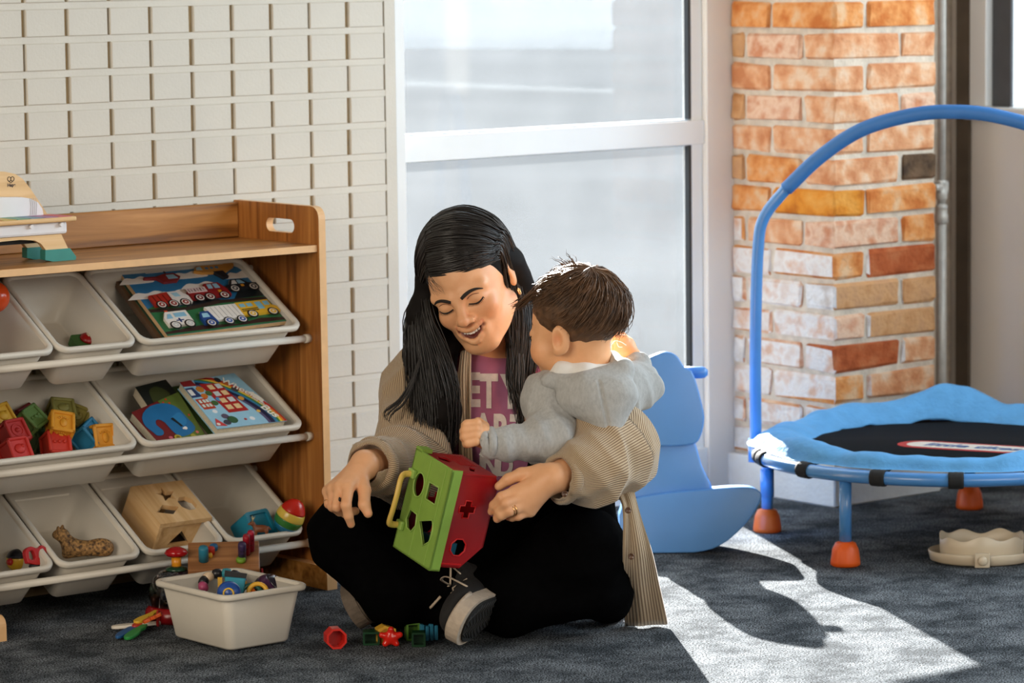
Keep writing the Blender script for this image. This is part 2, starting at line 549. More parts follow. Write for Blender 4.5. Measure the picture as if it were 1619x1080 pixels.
MB().box((4.412, YB + .02, 2.35), (RX + .2, 5.95, CZ)).build('wall_back_over_window', plain, kind='structure')
MB().box((-1.2, -1.8, CZ), (RX + .2, 5.95, CZ + .12)).build('ceiling', dim, kind='structure')
MB().box((-1.35, -1.8, 0), (-1.2, 5.95, CZ)).build('wall_left', dim, kind='structure')
MB().box((-1.35, -1.95, 0), (RX + .2, -1.8, CZ)).build('wall_front', dim, kind='structure')
# white painted bricks of the back wall, in columns
PXB, PZB, X0B, Z0B = 0.0961, 0.0653, 3.515, 0.945
def wbrick(dx, dz, seed):
    r = random.Random(seed)
    w, h, t, c = PXB - 0.0075 + r.uniform(-.001, .001), PZB - 0.0125 + r.uniform(-.001, .001), 0.008, 0.002
    m = MB()
    m.v = [(sx * w / 2, 0.004, sz * h / 2) for sx in (-1, 1) for sz in (-1, 1)] + \
          [(sx * w / 2, -t + c, sz * h / 2) for sx in (-1, 1) for sz in (-1, 1)] + \
          [(sx * (w / 2 - c) + r.uniform(-.0006, .0006), -t, sz * (h / 2 - c)) for sx in (-1, 1) for sz in (-1, 1)]
    for a in (0, 4):
        for q in ((0, 2, 6, 4), (2, 3, 7, 6), (3, 1, 5, 7), (1, 0, 4, 5)): m.f.append(tuple(i + a for i in q))
    m.f.append((8, 10, 11, 9)); m.f = [f[::-1] if False else f for f in m.f]
    m.m = [0] * len(m.f); m.sm = [False] * len(m.f)
    return m
wbv = [wbrick(0, 0, s).mesh('brick') for s in range(6)]
for me in wbv: me.materials.append(paint)
for j in range(-15, 29):
    z = Z0B + j * PZB
    if 0 < z < CZ - .02: MB().box((-1.19, -.0052, -.0066), (4.407, .002, .0066)).build('mortar_bed', paint, wb, M=Matrix.Translation((0, YB, z)))
MB().box((4.381, YB - .006, 0), (4.4075, YB + .002, CZ)).build('end_strip', paint, wb)
rest = MB()
nb = 0
for i in range(-49, 9):
    for j in range(-15, 28):
        x, z = X0B + (i + .5) * PXB, Z0B + (j + .5) * PZB
        if z < .03 or z > CZ - .04 or x - PXB / 2 < -1.19: continue
        x += rnd.uniform(-.0015, .0015)
        seen = (z > 0.66 and z < 1.24 and i > -5) or (x > 3.86 and z < 1.24)
        if seen:
            o = link('brick', wbv[rnd.randrange(6)], paint, wb, M=Matrix.Translation((x, YB, z))); nb += 1
        else:
            b = wbv[rnd.randrange(6)]
            rest.add([(v.co[0] + x, v.co[1] + YB, v.co[2] + z) for v in b.vertices], [tuple(p.vertices) for p in b.polygons])
rest.build('remaining_bricks', paint, wb, kind='stuff')
for k, (px, py) in enumerate([(180, 114), (178, 169), (358, 136), (594, 245)]):
    r_ = _D + _R * (px - IW / 2) / F - _U * (py - IH / 2) / F
    q = _C + r_ * (YB - .004) / r_[1]
    MB().lathe([(0, -.004), (.0022, -.004), (.0024, .0), (0, .001)], 8, M=Matrix.Translation(Vector(q)) @ Matrix.Rotation(math.pi / 2, 4, 'X')).build('nail_hole', mat('hole_black', (.01, .008, .006), .9), wb)

# tall window in the back wall
wframe = mat('window_frame_white', srgb(226, 227, 226), 0.4, 0.03, 6)
gask = mat('window_gasket_black', (0.012, 0.014, 0.017), 0.5)
def glassmat():
    m = bpy.data.materials.new('dusty_window_glass'); m.use_nodes = True
    nt = m.node_tree; nt.nodes.remove(nt.nodes['Principled BSDF'])
    out = nt.nodes['Material Output']
    t = nt.nodes.new('ShaderNodeBsdfTransparent'); t.inputs[0].default_value = (.97, .98, .985, 1)
    d = nt.nodes.new('ShaderNodeBsdfTranslucent'); d.inputs[0].default_value = (.8, .85, .9, 1)
    n = nt.nodes.new('ShaderNodeTexNoise'); n.inputs['Scale'].default_value = 5; n.inputs['Detail'].default_value = 5
    tc = nt.nodes.new('ShaderNodeTexCoord'); nt.links.new(tc.outputs['Object'], n.inputs['Vector'])
    mr = nt.nodes.new('ShaderNodeMapRange'); mr.inputs[1].default_value = .3; mr.inputs[2].default_value = .75; mr.inputs[3].default_value = .004; mr.inputs[4].default_value = .012
    nt.links.new(n.outputs[0], mr.inputs[0])
    mx = nt.nodes.new('ShaderNodeMixShader'); nt.links.new(mr.outputs[0], mx.inputs[0]); nt.links.new(t.outputs[0], mx.inputs[1]); nt.links.new(d.outputs[0], mx.inputs[2])
    g = nt.nodes.new('ShaderNodeBsdfGlossy'); g.inputs['Roughness'].default_value = .03
    m2 = nt.nodes.new('ShaderNodeMixShader'); m2.inputs[0].default_value = .03
    nt.links.new(mx.outputs[0], m2.inputs[1]); nt.links.new(g.outputs[0], m2.inputs[2]); nt.links.new(m2.outputs[0], out.inputs[0])
    return m
glass = glassmat()
w1 = thing('window_1', 'tall white framed window beside the painted brick wall', None, (4.85, 5.8, 0), kind='structure')
XL, XR = 4.434, 5.271
for nm, lo, hi, mt in (
    ('frame_post', (4.408, 5.738, 0), (XL, 5.86, 2.36), wframe),
    ('frame_post', (XR + .008, 5.782, 0.03), (5.312, 5.812, 2.36), wframe),
    ('jamb', (5.312, 5.766, 0), (5.40, 5.832, 2.4), plain),
    ('gasket', (XR, 5.783, .11), (XR + .008, 5.797, .795), gask),
    ('gasket', (XR, 5.783, .852), (XR + .008, 5.797, 2.3), gask),
    ('crossbar', (XL, 5.775, .795), (5.312, 5.86, .849), wframe),
    ('gasket', (XL, 5.786, .849), (XR, 5.82, .852), mat('gasket_blue_grey', srgb(90, 120, 145), .5)),
    ('gasket', (XL, 5.786, .7925), (XR, 5.82, .795), mat('gasket_grey', srgb(150, 156, 160), .5)),
    ('sill_rail', (XL, 5.77, 0), (5.312, 5.86, .105), wframe),
    ('head_rail', (XL, 5.775, 2.28), (5.312, 5.86, 2.36), wframe)):
    MB().box(np.array(lo) - (4.85, 5.8, 0), np.array(hi) - (4.85, 5.8, 0), ch=.0015 if mt is not gask else 0).build(nm, mt, w1)
for z0, z1 in ((.105, .795), (.852, 2.28)):
    MB().box((XL - 4.85, .005, z0), (XR + .008 - 4.85, .008, z1)).build('pane', glass, w1)

# brick pillar in the corner
PC = (5.385, 5.436); PCH = 0.0687; PZ0 = 0.087
def brickmat(name, c1, c2, c3):
    if name in _M: return _M[name]
    m = mat(name, c1, .9, .2, 22, bump=.9, bscale=110, spec=.2, detail=6)
    nt = m.node_tree; b = nt.nodes['Principled BSDF']
    cr = [x for x in nt.nodes if x.type == 'VALTORGB'][0]
    cr.color_ramp.elements[0].color = (*c1, 1); cr.color_ramp.elements[1].color = (*c3, 1)
    cr.color_ramp.elements[0].position = .34; cr.color_ramp.elements[1].position = .66
    x = cr.color_ramp.elements.new(.5); x.color = (*c2, 1)
    oi = nt.nodes.new('ShaderNodeObjectInfo'); mp = [x for x in nt.nodes if x.type == 'MAPPING'][0]
    vm = nt.nodes.new('ShaderNodeVectorMath'); vm.operation = 'SCALE'; nt.links.new(oi.outputs['Random'], vm.inputs[3]); vm.inputs[0].default_value = (17, 5, 9)
    nt.links.new(vm.outputs[0], mp.inputs['Location'])
    return m
BRK = [brickmat('brick_salmon', srgb(186, 122, 82), srgb(208, 154, 114), srgb(214, 184, 156)),
       brickmat('brick_orange', srgb(184, 106, 52), srgb(208, 142, 84), srgb(208, 170, 132)),
       brickmat('brick_pink', srgb(196, 142, 112), srgb(214, 180, 154), srgb(190, 128, 94)),
       brickmat('brick_tan', srgb(178, 128, 84), srgb(196, 150, 106), srgb(186, 142, 104)),
       brickmat('brick_amber', srgb(176, 100, 30), srgb(206, 132, 46), srgb(214, 150, 70)),
       brickmat('brick_red', srgb(140, 66, 34), srgb(166, 86, 48), srgb(176, 104, 66)),
       brickmat('brick_dark', srgb(60, 46, 36), srgb(92, 72, 54), srgb(110, 86, 66))]
WASH = [brickmat('brick_whitewashed', srgb(206, 190, 180), srgb(216, 212, 208), srgb(204, 168, 146)),
        brickmat('brick_pale_grey', srgb(196, 192, 188), srgb(218, 216, 214), srgb(186, 176, 168))]
mortar = mat('brick_mortar', srgb(196, 184, 168), .95, .16, 40, bump=.6, bscale=140)
pil = thing('brick_pillar', 'exposed orange brick pillar in the room corner', None, (PC[0], PC[1], 0), kind='structure')
MB().box((.007, .007, 0), (.322, .396, CZ)).build('mortar_core', mortar, pil)
def pbrick(x0, x1, y0, y1, z, k, mats):
    h = PCH - .011
    m = MB().box((x0, y0, 0), (x1, y1, h), ch=.0055)
    r = random.Random(k * 31 + int(x0 * 1000) * 7 + int(y0 * 1000))
    m.v = [(x + r.uniform(-.0032, .0032), y + r.uniform(-.0032, .0032), zz + r.uniform(-.0036, .0036)) for x, y, zz in m.v]
    for i, f in enumerate(m.f):
        p = [np.array(m.v[j]) for j in f]
        n = np.cross(p[1] - p[0], p[2] - p[0])
        if abs(n[0]) > abs(n[1]) and abs(n[0]) > abs(n[2]) and np.mean([q[0] for q in p]) < (x0 + x1) / 2: m.m[i] = 1
    return m.build('brick', mats, pil, M=Matrix.Translation((0, 0, z)))
seq = rnd.Random if False else random.Random(11)
for k in range(0, 19):
    z = PZ0 + k * PCH + .0055
    A = (k % 2 == 0)
    low = k < 7
    def pick(left):
        r = seq.random()
        if k == 8: c = BRK[4] if r < .5 else BRK[1]
        elif k == 5 and not left: c = BRK[5] if r < .4 else BRK[3]
        elif low and not left: c = BRK[3] if r < .55 else (BRK[0] if r < .8 else BRK[5])
        else: c = BRK[(0, 1, 2, 0, 1)[int(r * 5)]]
        lf = c
        if low: lf = WASH[seq.randrange(2)]
        elif k in (7,) and seq.random() < .6: lf = WASH[0]
        return [c, lf]
    g = .0055
    if A:
        pbrick(0, .095, 0, .195, z, k, pick(True))
        pbrick(.095 + 2 * g, .322, 0, .1, z, k, pick(False))
        pbrick(0, .1, .195 + 2 * g, .33, z, k, pick(True))
    else:
        pbrick(0, .205, 0, .095, z, k, pick(False))
        pbrick(.205 + 2 * g, .322, 0, .19, z, k, [BRK[6], BRK[6]] if k == 9 else pick(False))
        pbrick(0, .1, .095 + 2 * g, .28, z, k, pick(True))
        pbrick(0, .1, .28 + 2 * g, .33, z, k, [BRK[3], BRK[3]] if k > 8 else pick(True))
plinth = mat('plinth_white', srgb(222, 222, 220), .6, .06, 20, bump=.3)
MB().box((PC[0] - .013, PC[1] - .013, 0), (PC[0] + .327, 5.80, .088), ch=.003).build('baseboard_pillar', plinth, kind='structure', label='white painted plinth round the foot of the brick pillar')
# recess, corner trim and right wall
dark = mat('dark_reveal', srgb(92, 80, 66), .8, .15, 20, bump=.3)
br = thing('wall_recess', 'narrow brick recess behind the conduit', None, (5.70, 5.62, 0), kind='structure')
MB().box((.01, .008, 0), (.30, .3, CZ)).build('mortar_core', mortar, br)
for k in range(18):
    z = .09 + k * PCH
    pbm = MB().box((.012, 0, 0), (.11 + .03 * (k % 2), .05, PCH - .012), ch=.003); pbm.build('brick', BRK[(5, 3, 6, 5)[k % 4]], br, M=Matrix.Translation((0, 0, z)))
MB().box((5.944, 5.556, 0), (5.985, 5.602, CZ), ch=.003).build('trim_1', dark, kind='structure', label='dark weathered timber trim beside the right window')
MB().box((5.96, 5.55, 0), (6.15, 5.70, CZ)).build('wall_right_leak_block', plain, kind='structure')  # block added behind the trim to stop sunlight leaking through the corner gap
MB().box((5.70, 5.45, 0), (5.96, 5.63, .075), ch=.003).build('baseboard_recess', plinth, kind='structure')
SZ = .862
MB().box((RX, -1.8, 0), (RX + .15, 5.556, SZ - .03)).build('wall_right', plain, kind='structure', label='plain pale wall under the right window')
MB().box((RX, -1.8, 2.3), (RX + .15, 5.63, CZ)).build('wall_right_over_window', plain, kind='structure')
w2 = thing('window_2', 'dark framed window in the right wall above the trampoline', None, (RX, 5.3, 0), kind='structure')
MB().box((-.03, -7, SZ - .03), (.14, .256, SZ), ch=.003).build('window_sill', wframe, w2)
MB().box((-.008, .204, SZ), (.13, .256, 2.3), ch=.002).build('frame_post', wframe, w2)
dfr = mat('window_frame_charcoal', srgb(72, 74, 78), .5, .08, 30)
MB().box((.012, .145, SZ), (.022, .204, 2.3), ch=.002).build('sash', dfr, w2)
MB().box((.012, .01, SZ), (.022, .098, 2.3), ch=.002).build('sash', wframe, w2)
MB().box((.03, -7, SZ), (.09, -3.0, 2.3)).build('sash', wframe, w2)
MB().box((.015, .098, SZ), (.018, .145, 2.3)).build('pane', glass, w2)
MB().box((.015, -3.0, SZ), (.018, .01, 2.3)).build('pane', glass, w2)
# steel conduit
pipem = mat('galvanised_steel', srgb(196, 193, 186), .38, .10, 60, metal=.15)
cd = thing('conduit_pipe', 'thin vertical steel conduit pipe beside the brick pillar', 'pipe', (5.797, 5.505, 0))
MB().tube([(0, 0, .0), (0, 0, .60)], .0115, 12).build('pipe', pipem, cd)
MB().tube([(0, 0, .60), (0, 0, 2.75)], .0095, 12).build('pipe', pipem, cd)
for z, r in ((.60, .0155), (.655, .0135)):
    MB().lathe([(.010, z), (r, z + .003), (r, z + .02), (r * .86, z + .024), (r * .86, z + .036), (r, z + .04), (.010, z + .046)], 12).build('coupling', pipem, cd)
MB().tube([(-.012, -.006, .685), (-.034, -.01, .685)], .008, 10).build('clamp_bolt', pipem, cd)
MB().box((-.014, -.0105, .672), (.014, .015, .698), ch=.002).build('clamp_strap', pipem, cd)

# outside: pale pavement
pav = mat('sunlit_pavement', (.077, .082, .088), 1.0, .12, .35, detail=5, spec=0.0)
MB().box((-60, 5.96, -.3), (120, 150, -.12)).build('ground_outside', pav, kind='structure', label='pale sunlit pavement outside the window')
MB().box((6.12, -30, -.3), (120, 5.96, -.12)).build('ground_outside_right', pav, kind='structure')

# ------------------------------------------------------------------ toy shelf and its bins
def onX(x, y, X):
    r = _D + _R * (x - IW / 2) / F - _U * (y - IH / 2) / F; return _C + r * X / r[0]
def onY(x, y, Y):
    r = _D + _R * (x - IW / 2) / F - _U * (y - IH / 2) / F; return _C + r * Y / r[1]
walnut_x = wood('shelf_wood_lengthwise', srgb(118, 72, 26), srgb(168, 112, 50), srgb(196, 140, 76), 0)
walnut_z = wood('shelf_wood_upright', srgb(112, 64, 24), srgb(160, 100, 44), srgb(190, 130, 66), 2)
edgem = mat('shelf_edge_band', srgb(222, 176, 124), .5, .06, 40)
whitep = mat('rail_white', srgb(226, 220, 208), .35, .03, 20)
SH0 = (3.6, 5.58, 0)
shelf = thing('toy_shelf', 'walnut coloured wooden toy shelf with three rows of tilted white bins', 'shelf', SH0)
def sp(x, y, z): return (x - SH0[0], y - SH0[1], z)
def side_panel(x0, x1):
    prof = [(5.724, .0), (5.724, .746)] + [(5.462 - .024 * math.sin(a), .722 + .024 * math.cos(a)) for a in np.linspace(0, math.pi / 2, 6)] + \
           [(5.434, .0)]
    hole = rrect(5.519, 5.613, .690, .717, .0134, 6)
    vs_, fs_ = holed(prof, [hole], x0, x1)
    mi = []
    for f in fs_:
        p = [np.array(vs_[i]) for i in f]; n = nrm(np.cross(p[1] - p[0], p[2] - p[0])); mi.append(0 if abs(n[2]) > .7 else 1)
    m = MB(); m.v = [(z - SH0[0], x - SH0[1], y) for x, y, z in vs_]; m.f = [tuple(f) for f in fs_]; m.m = mi; m.sm = [False] * len(mi)
    return m.build('side_panel', [walnut_z, edgem], shelf)
side_panel(3.985, 4.001); side_panel(3.197, 3.213)
def foot_board(x0, x1):
    prof = [(5.700, .0), (5.700, .044)] + [(5.416 - .019 * math.sin(a), .027 + .019 * math.cos(a)) for a in np.linspace(0, math.pi / 2, 7)] + [(5.397, .0)]
    m = MB().prism(prof, x0, x1)
    for k_, f in enumerate(m.f):
        p = [np.array(m.v[i]) for i in f]; n = nrm(np.cross(p[1] - p[0], p[2] - p[0])); m.m[k_] = 0 if abs(n[2]) > .7 else 1
    m.v = [(z - SH0[0], x - SH0[1], y) for x, y, z in m.v]
    m.build('foot_board', [walnut_x, edgem], shelf)
foot_board(3.960, 3.984); foot_board(3.214, 3.236)
MB().box(sp(3.213, 5.445, .658), sp(3.985, 5.722, .672)).build('top_board', walnut_x, shelf)
MB().box(sp(3.213, 5.443, .6585), sp(3.984, 5.445, .6715)).build('edge_band', edgem, shelf)
MB().box(sp(3.213, 5.708, .6725), sp(3.985, 5.722, .742), ch=.002).build('back_board', walnut_x, shelf)
MB().box(sp(3.213, 5.70, .06), sp(3.985, 5.715, .16)).build('lower_board', walnut_x, shelf)
for z in (.487, .294, .083):
    MB().tube([sp(3.213, 5.474, z), sp(3.985, 5.474, z)], .0072, 12).build('front_rail', whitep, shelf)
    MB().tube([sp(3.213, 5.668, z + .125), sp(3.985, 5.668, z + .125)], .0072, 12).build('rear_rail', whitep, shelf)
    for x in (3.978, 3.22): MB().tube([sp(x - .006, 5.474, z), sp(x + .0065, 5.474, z)], .0088, 12).build('rail_socket', whitep, shelf)
binw = mat('bin_white_plastic', srgb(212, 205, 192), .42, .03, 12, spec=.4, bump=.05, bscale=300)
TA = math.radians(31)
tY, tZ = np.array([0, math.cos(TA), math.sin(TA)]), np.array([0, -math.sin(TA), math.cos(TA)])
def bin_mesh(w, L, h=.104):
    def loop(i, z, r): return [(x, y, z) for x, y in rrect(-w / 2 + i, w / 2 - i, i, L - i, r, 5)]
    def skin_(loops, cap0=False, cap1=False):
        m = MB(); n = len(loops[0])
        vs_ = [p for l in loops for p in l]
        fs_ = [(a * n + j, a * n + (j + 1) % n, (a + 1) * n + (j + 1) % n, (a + 1) * n + j) for a in range(len(loops) - 1) for j in range(n)]
        m.add(vs_, fs_, 0, True)
        if cap0: m.f.append(tuple(range(n))[::-1]); m.m.append(0); m.sm.append(False)
        if cap1: m.f.append(tuple((len(loops) - 1) * n + j for j in range(n))); m.m.append(0); m.sm.append(False)
        return m
    tray = skin_([loop(.031, -h, .012), loop(.027, -h + .004, .016), loop(.011, -.006, .018), loop(.0125, -.004, .017), loop(.0285, -h + .007, .014), loop(.033, -h + .004, .01)], True, True)
    rim = skin_([loop(.0105, -.0085, .018), loop(.001, -.0092, .024), loop(.0, -.006, .025), loop(.0, -.001, .025), loop(.0022, .0012, .024), loop(.0085, .0012, .02), loop(.0108, -.001, .018), loop(.0128, -.006, .017)])
    return tray.mesh('tray'), rim.mesh('rim')
BM = {}
BINS = {}
def make_bin(key, x0, x1, y, z, label, L=.245, tilt=True, group='white bins on the toy shelf', M=None):
    w = round(x1 - x0, 4)
    if (w, L) not in BM: BM[(w, L)] = bin_mesh(w, L)
    if M is None: M = frame(((x0 + x1) / 2, y, z), (1, 0, 0), tY, tZ)
    b = thing('storage_bin', label, 'bin', M, group)
    link('tray', BM[(w, L)][0], binw, b); link('rim', BM[(w, L)][1], binw, b)
    BINS[key] = M
    return b
ZR = (.5125, .3185, .1105)
make_bin('a1', 3.219, 3.395, 5.452, ZR[0], 'small white bin at the left end of the top row')
make_bin('a2', 3.399, 3.575, 5.452, ZR[0], 'nearly empty small white bin holding a flat green toy, top row')
make_bin('a3', 3.581, 3.957, 5.452, ZR[0], 'wide white bin holding the vehicle puzzle board, top row')
make_bin('b1', 3.200 + .016, 3.573, 5.452, ZR[1], 'wide white bin full of coloured soft blocks, middle row')
make_bin('b2', 3.579, 3.957, 5.452, ZR[1], 'wide white bin holding picture books, middle row')
make_bin('c1', 3.216, 3.382, 5.452, ZR[2], 'small white bin holding a red ring toy, bottom row')
make_bin('c2', 3.388, 3.574, 5.452, ZR[2], 'small white bin holding a leopard figure, bottom row')
make_bin('c3', 3.580, 3.764, 5.452, ZR[2], 'small white bin holding a wooden shape box, bottom row')
make_bin('c4', 3.770, 3.954, 5.452, ZR[2], 'small white bin holding a rainbow egg, right end of bottom row')
def bl(key, px, py, z=0.0):
    """position inside a bin (bin's own x, y at height z over its rim) that is seen at px, py"""
    M = np.array(BINS[key].inverted())
    o = M[:3, :3] @ _C + M[:3, 3]
    d = M[:3, :3] @ (_D + _R * (px - IW / 2) / F - _U * (py - IH / 2) / F)
    t = (z - o[2]) / d[2]
    return o + d * t

# ------------------------------------------------------------------ toys
def cm(r, g, b, rough=.5, **kw): return mat('colour_%d_%d_%d_%d' % (r, g, b, int(rough * 100)), srgb(r, g, b), rough, .05, 40, **kw)
class Art:
    """flat printed or inlaid shapes in a plane: polygons with a colour and a height"""
    def __init__(s, f=None): s.m = MB(); s.mats = []; s.f = f or (lambda u, v: (u, v))
    def poly(s, pts, col, z0=0.0, z1=.0006):
        c = cm(*col) if isinstance(col, tuple) else col
        if c not in s.mats: s.mats.append(c)
        q = [s.f(u, v) for u, v in pts]
        s.m.prism(q, z0, z1, s.mats.index(c)); return s
    def disc(s, u, v, r, col, z0=0.0, z1=.0006, n=16, asp=1.0, rv=None):
        return s.poly([(u + r * math.cos(a), v + (rv if rv else r * asp) * math.sin(a)) for a in np.linspace(0, 2 * math.pi, n, endpoint=False)], col, z0, z1)
    def rect(s, u0, u1, v0, v1, col, z0=0.0, z1=.0006): return s.poly([(u0, v0), (u1, v0), (u1, v1), (u0, v1)], col, z0, z1)
    def text(s, t, u, v, size, col, ang=0.0, z=.0008, xs=1.0, bold=0.0, shear=0.0):
        c = cm(*col)
        if c not in s.mats: s.mats.append(c)
        vv, ff = txt_mesh(t, size, 0, shear, xs, bold)
        ca, sa = math.cos(ang), math.sin(ang)
        s.m.add([(*s.f(u + x * ca - y * sa, v + x * sa + y * ca), z) for x, y, _ in vv], ff, s.mats.index(c)); return s
    def build(s, name, parent, **kw): return s.m.build(name, s.mats, parent, **kw)
def bilin(c00, c10, c11, c01):
    c00, c10, c11, c01 = (np.asarray(c, float)[:2] for c in (c00, c10, c11, c01))
    return lambda u, v: tuple((1 - u) * (1 - v) * c00 + u * (1 - v) * c10 + u * v * c11 + (1 - u) * v * c01)
def sub(M, loc, x=(1, 0, 0), y=(0, 1, 0), z=(0, 0, 1)): return M @ frame(loc, x, y, z)
def wavy(pts, n=24): return [tuple(p) for p in spline(pts + [pts[0]], n)[:-1]]

# vehicle puzzle board
q = [bl('a3', 265, 531, -.012), bl('a3', 456, 507, -.012), bl('a3', 376, 413, -.012), bl('a3', 191, 432, -.012)]
PB = sub(BINS['a3'], (q[0][0], q[0][1], -.012))
c = [(p - q[0]) for p in q]
wd, hg = float(np.linalg.norm(c[1][:2])), float(np.linalg.norm(c[3][:2]))
pzl = thing('vehicle_puzzle', 'wooden peg puzzle board with eight inlaid vehicles on sky and hills', 'puzzle', PB)
fz = bilin(c[0], c[1], c[2], c[3])
ply = mat('plywood_pale', srgb(196, 160, 116), .6, .1, 60)
MB().prism([fz(0, 0), fz(1, 0), fz(1, 1), fz(0, 1)], -.009, -.0006).build('board', [ply], pzl)
A = Art(fz)
A.rect(0, 1, 0, 1, (40, 108, 152), -.0006, 0)
for u, v, w in ((.08, .86, .16), (.52, .86, .18), (.92, .78, .14), (.10, .62, .2), (.3, .6, .2), (.55, .68, .2), (.72, .9, .1)):
    A.poly(wavy([(u - w, v - .04), (u, v - .05), (u + w * .8, v - .04), (u + w * .6, v + .02), (u + .3 * w, v + .06), (u - .1 * w, v + .03), (u - .5 * w, v + .05)]), (226, 218, 208), 0, .0004)
A.poly([(0, 0), (1, 0), (1, .40), (.85, .46), (.66, .40), (.45, .46), (.25, .40), (.08, .46), (0, .42)], (44, 104, 62), .0, .0006)
A.poly([(0, .02), (1, .02), (1, .06), (.8, .09), (.6, .04), (.3, .09), (0, .05)], (52, 30, 24), .0006, .0010)
A.poly([(0, .36), (.3, .33), (.6, .38), (1, .36), (1, .40), (.6, .43), (.3, .38), (0, .41)], (50, 36, 28), .0006, .0010)
A.poly([(.30, .38), (.45, .62), (.62, .42)], (18, 26, 30), .0004, .0007); A.poly([(.72, .42), (.9, .68), (1, .6), (1, .42)], (18, 26, 30), .0004, .0007)
A.build('scenery_print', pzl)
def veh(body, extra, wheels, hub=(150, 40, 34), ox=0, oy=0, s=1.22, wr=.042):
    """body: list of (poly, colour); inlaid block standing proud of the board"""
    g = lambda P_: [(ox + s * x, oy + s * y) for x, y in P_]
    B = Art(fz)
    for P_, col in body:
        sh = [(x + .008, y + .022) for x, y in g(P_)]
        B.poly(sh, (214, 200, 172), .0005, .0012)
    for i, (P_, col) in enumerate(body): B.poly(g(P_), col, .0006, .0065 + .0002 * i)
    for P_, col in extra: B.poly(g(P_), col, .0064, .0072)
    pc = B.build('puzzle_piece', pzl)
    for x, y in wheels:
        W = Art(fz)
        u, v = ox + s * x, oy + s * y
        for r, col, z in ((wr, (20, 20, 22), .0074), (wr * .74, (222, 214, 204), .0077), (wr * .55, hub, .0080), (wr * .22, (220, 214, 206), .0083)): W.disc(u, v, r, col, .0064, z, asp=wd / hg, n=14)
        W.build('wheel', pc)
veh([([(0, 0), (.17, 0), (.17, .17), (.03, .17), (0, .10)], (224, 216, 206))], [([(.015, .085), (.055, .085), (.055, .14), (.035, .14)], (132, 180, 204)), ([(.075, .095), (.15, .095), (.15, .145), (.075, .145)], (132, 180, 204)), ([(.03, .17), (.05, .17), (.05, .185), (.03, .185)], (196, 70, 30)), ([(.085, .03), (.095, .03), (.095, .08), (.085, .08)], (26, 52, 110)), ([(.065, .05), (.115, .05), (.115, .06), (.065, .06)], (26, 52, 110))], [(.04, .0), (.135, .0)], (190, 190, 188), .05, .10)
veh([([(0, 0), (.09, 0), (.09, .15), (.02, .15), (0, .09)], (28, 66, 128)), ([(.09, .03), (.28, .03), (.28, .20), (.07, .20)], (226, 220, 212))], [([(.012, .075), (.06, .075), (.06, .125), (.022, .125)], (150, 196, 214))] + [([(.11 + .03 * i, .045), (.113 + .03 * i, .045), (.106 + .03 * i, .19), (.103 + .03 * i, .19)], (180, 176, 172)) for i in range(6)], [(.04, -.0), (.16, .0), (.25, .0)], (40, 76, 150), .33, .07)
veh([([(0, 0), (.26, 0), (.26, .06), (.225, .09), (.225, .16), (0, .16)], (220, 172, 46))], [([(.015 + .05 * i, .095), (.05 + .05 * i, .095), (.05 + .05 * i, .135), (.015 + .05 * i, .135)], (126, 184, 208)) for i in range(2)] + [([(.125, .05), (.165, .05), (.165, .14), (.125, .14)], (126, 184, 208)), ([(.18, .09), (.215, .09), (.215, .14), (.18, .14)], (126, 184, 208)), ([(.01, .06), (.12, .06), (.12, .068), (.01, .068)], (30, 26, 22)), ([(.01, .04), (.12, .04), (.12, .048), (.01, .048)], (30, 26, 22))], [(.06, .0), (.20, .0)], (222, 176, 50), .675, .13)
veh([([(0, 0), (.13, 0), (.13, .15), (.0, .13)], (168, 42, 28)), ([(.13, .0), (.25, .0), (.25, .08), (.21, .15), (.13, .15)], (216, 208, 200))], [([(.16, .08), (.20, .08), (.19, .13), (.15, .13)], (150, 190, 206))] + [([(.02 + .035 * i, .02), (.026 + .035 * i, .02), (.022 + .035 * i, .12), (.016 + .035 * i, .12)], (120, 28, 20)) for i in range(4)], [(.04, .0), (.12, .0), (.20, .0)], (140, 34, 30), .06, .42)
veh([([(0, 0), (.27, 0), (.27, .08), (.24, .17), (.14, .17), (.13, .10), (0, .10)], (136, 26, 28))], [([(.15, .10), (.18, .10), (.185, .155), (.155, .155)], (140, 180, 200)), ([(.195, .10), (.23, .10), (.225, .155), (.195, .155)], (140, 180, 200)), ([(.0, .07), (.13, .07), (.13, .13), (.0, .13)], (216, 190, 186))] + [([(.008 + .02 * i, .08), (.018 + .02 * i, .08), (.018 + .02 * i, .12), (.008 + .02 * i, .12)], (70, 18, 20)) for i in range(6)] + [([(.20, .04), (.22, .04), (.22, .07), (.20, .07)], (214, 150, 40))], [(.05, .0), (.12, .0), (.22, .0)], (110, 24, 26), .38, .46)
veh([([(0, 0), (.22, 0), (.22, .05), (.16, .065), (.13, .12), (.06, .12), (.03, .06), (0, .05)], (24, 26, 32))], [([(.045, .06), (.085, .06), (.085, .105), (.065, .105)], (206, 204, 200)), ([(.095, .06), (.14, .06), (.12, .105), (.095, .105)], (130, 172, 196)), ([(.10, .02), (.12, .02), (.12, .045), (.10, .045)], (206, 140, 40))], [(.045, .0), (.175, .0)], (60, 62, 66), .715, .54)
veh([([(.0, .07), (.08, .055), (.11, .0), (.2, .0), (.24, .05), (.21, .10), (.14, .10), (.08, .075), (.0, .085)], (122, 34, 34))], [([(.15, .03), (.215, .03), (.20, .08), (.15, .08)], (140, 178, 196)), ([(.03, .125), (.26, .125), (.26, .137), (.03, .137)], (196, 190, 182)), ([(.15, .10), (.16, .10), (.16, .13), (.15, .13)], (30, 30, 32))], [], ox=.13, oy=.76)
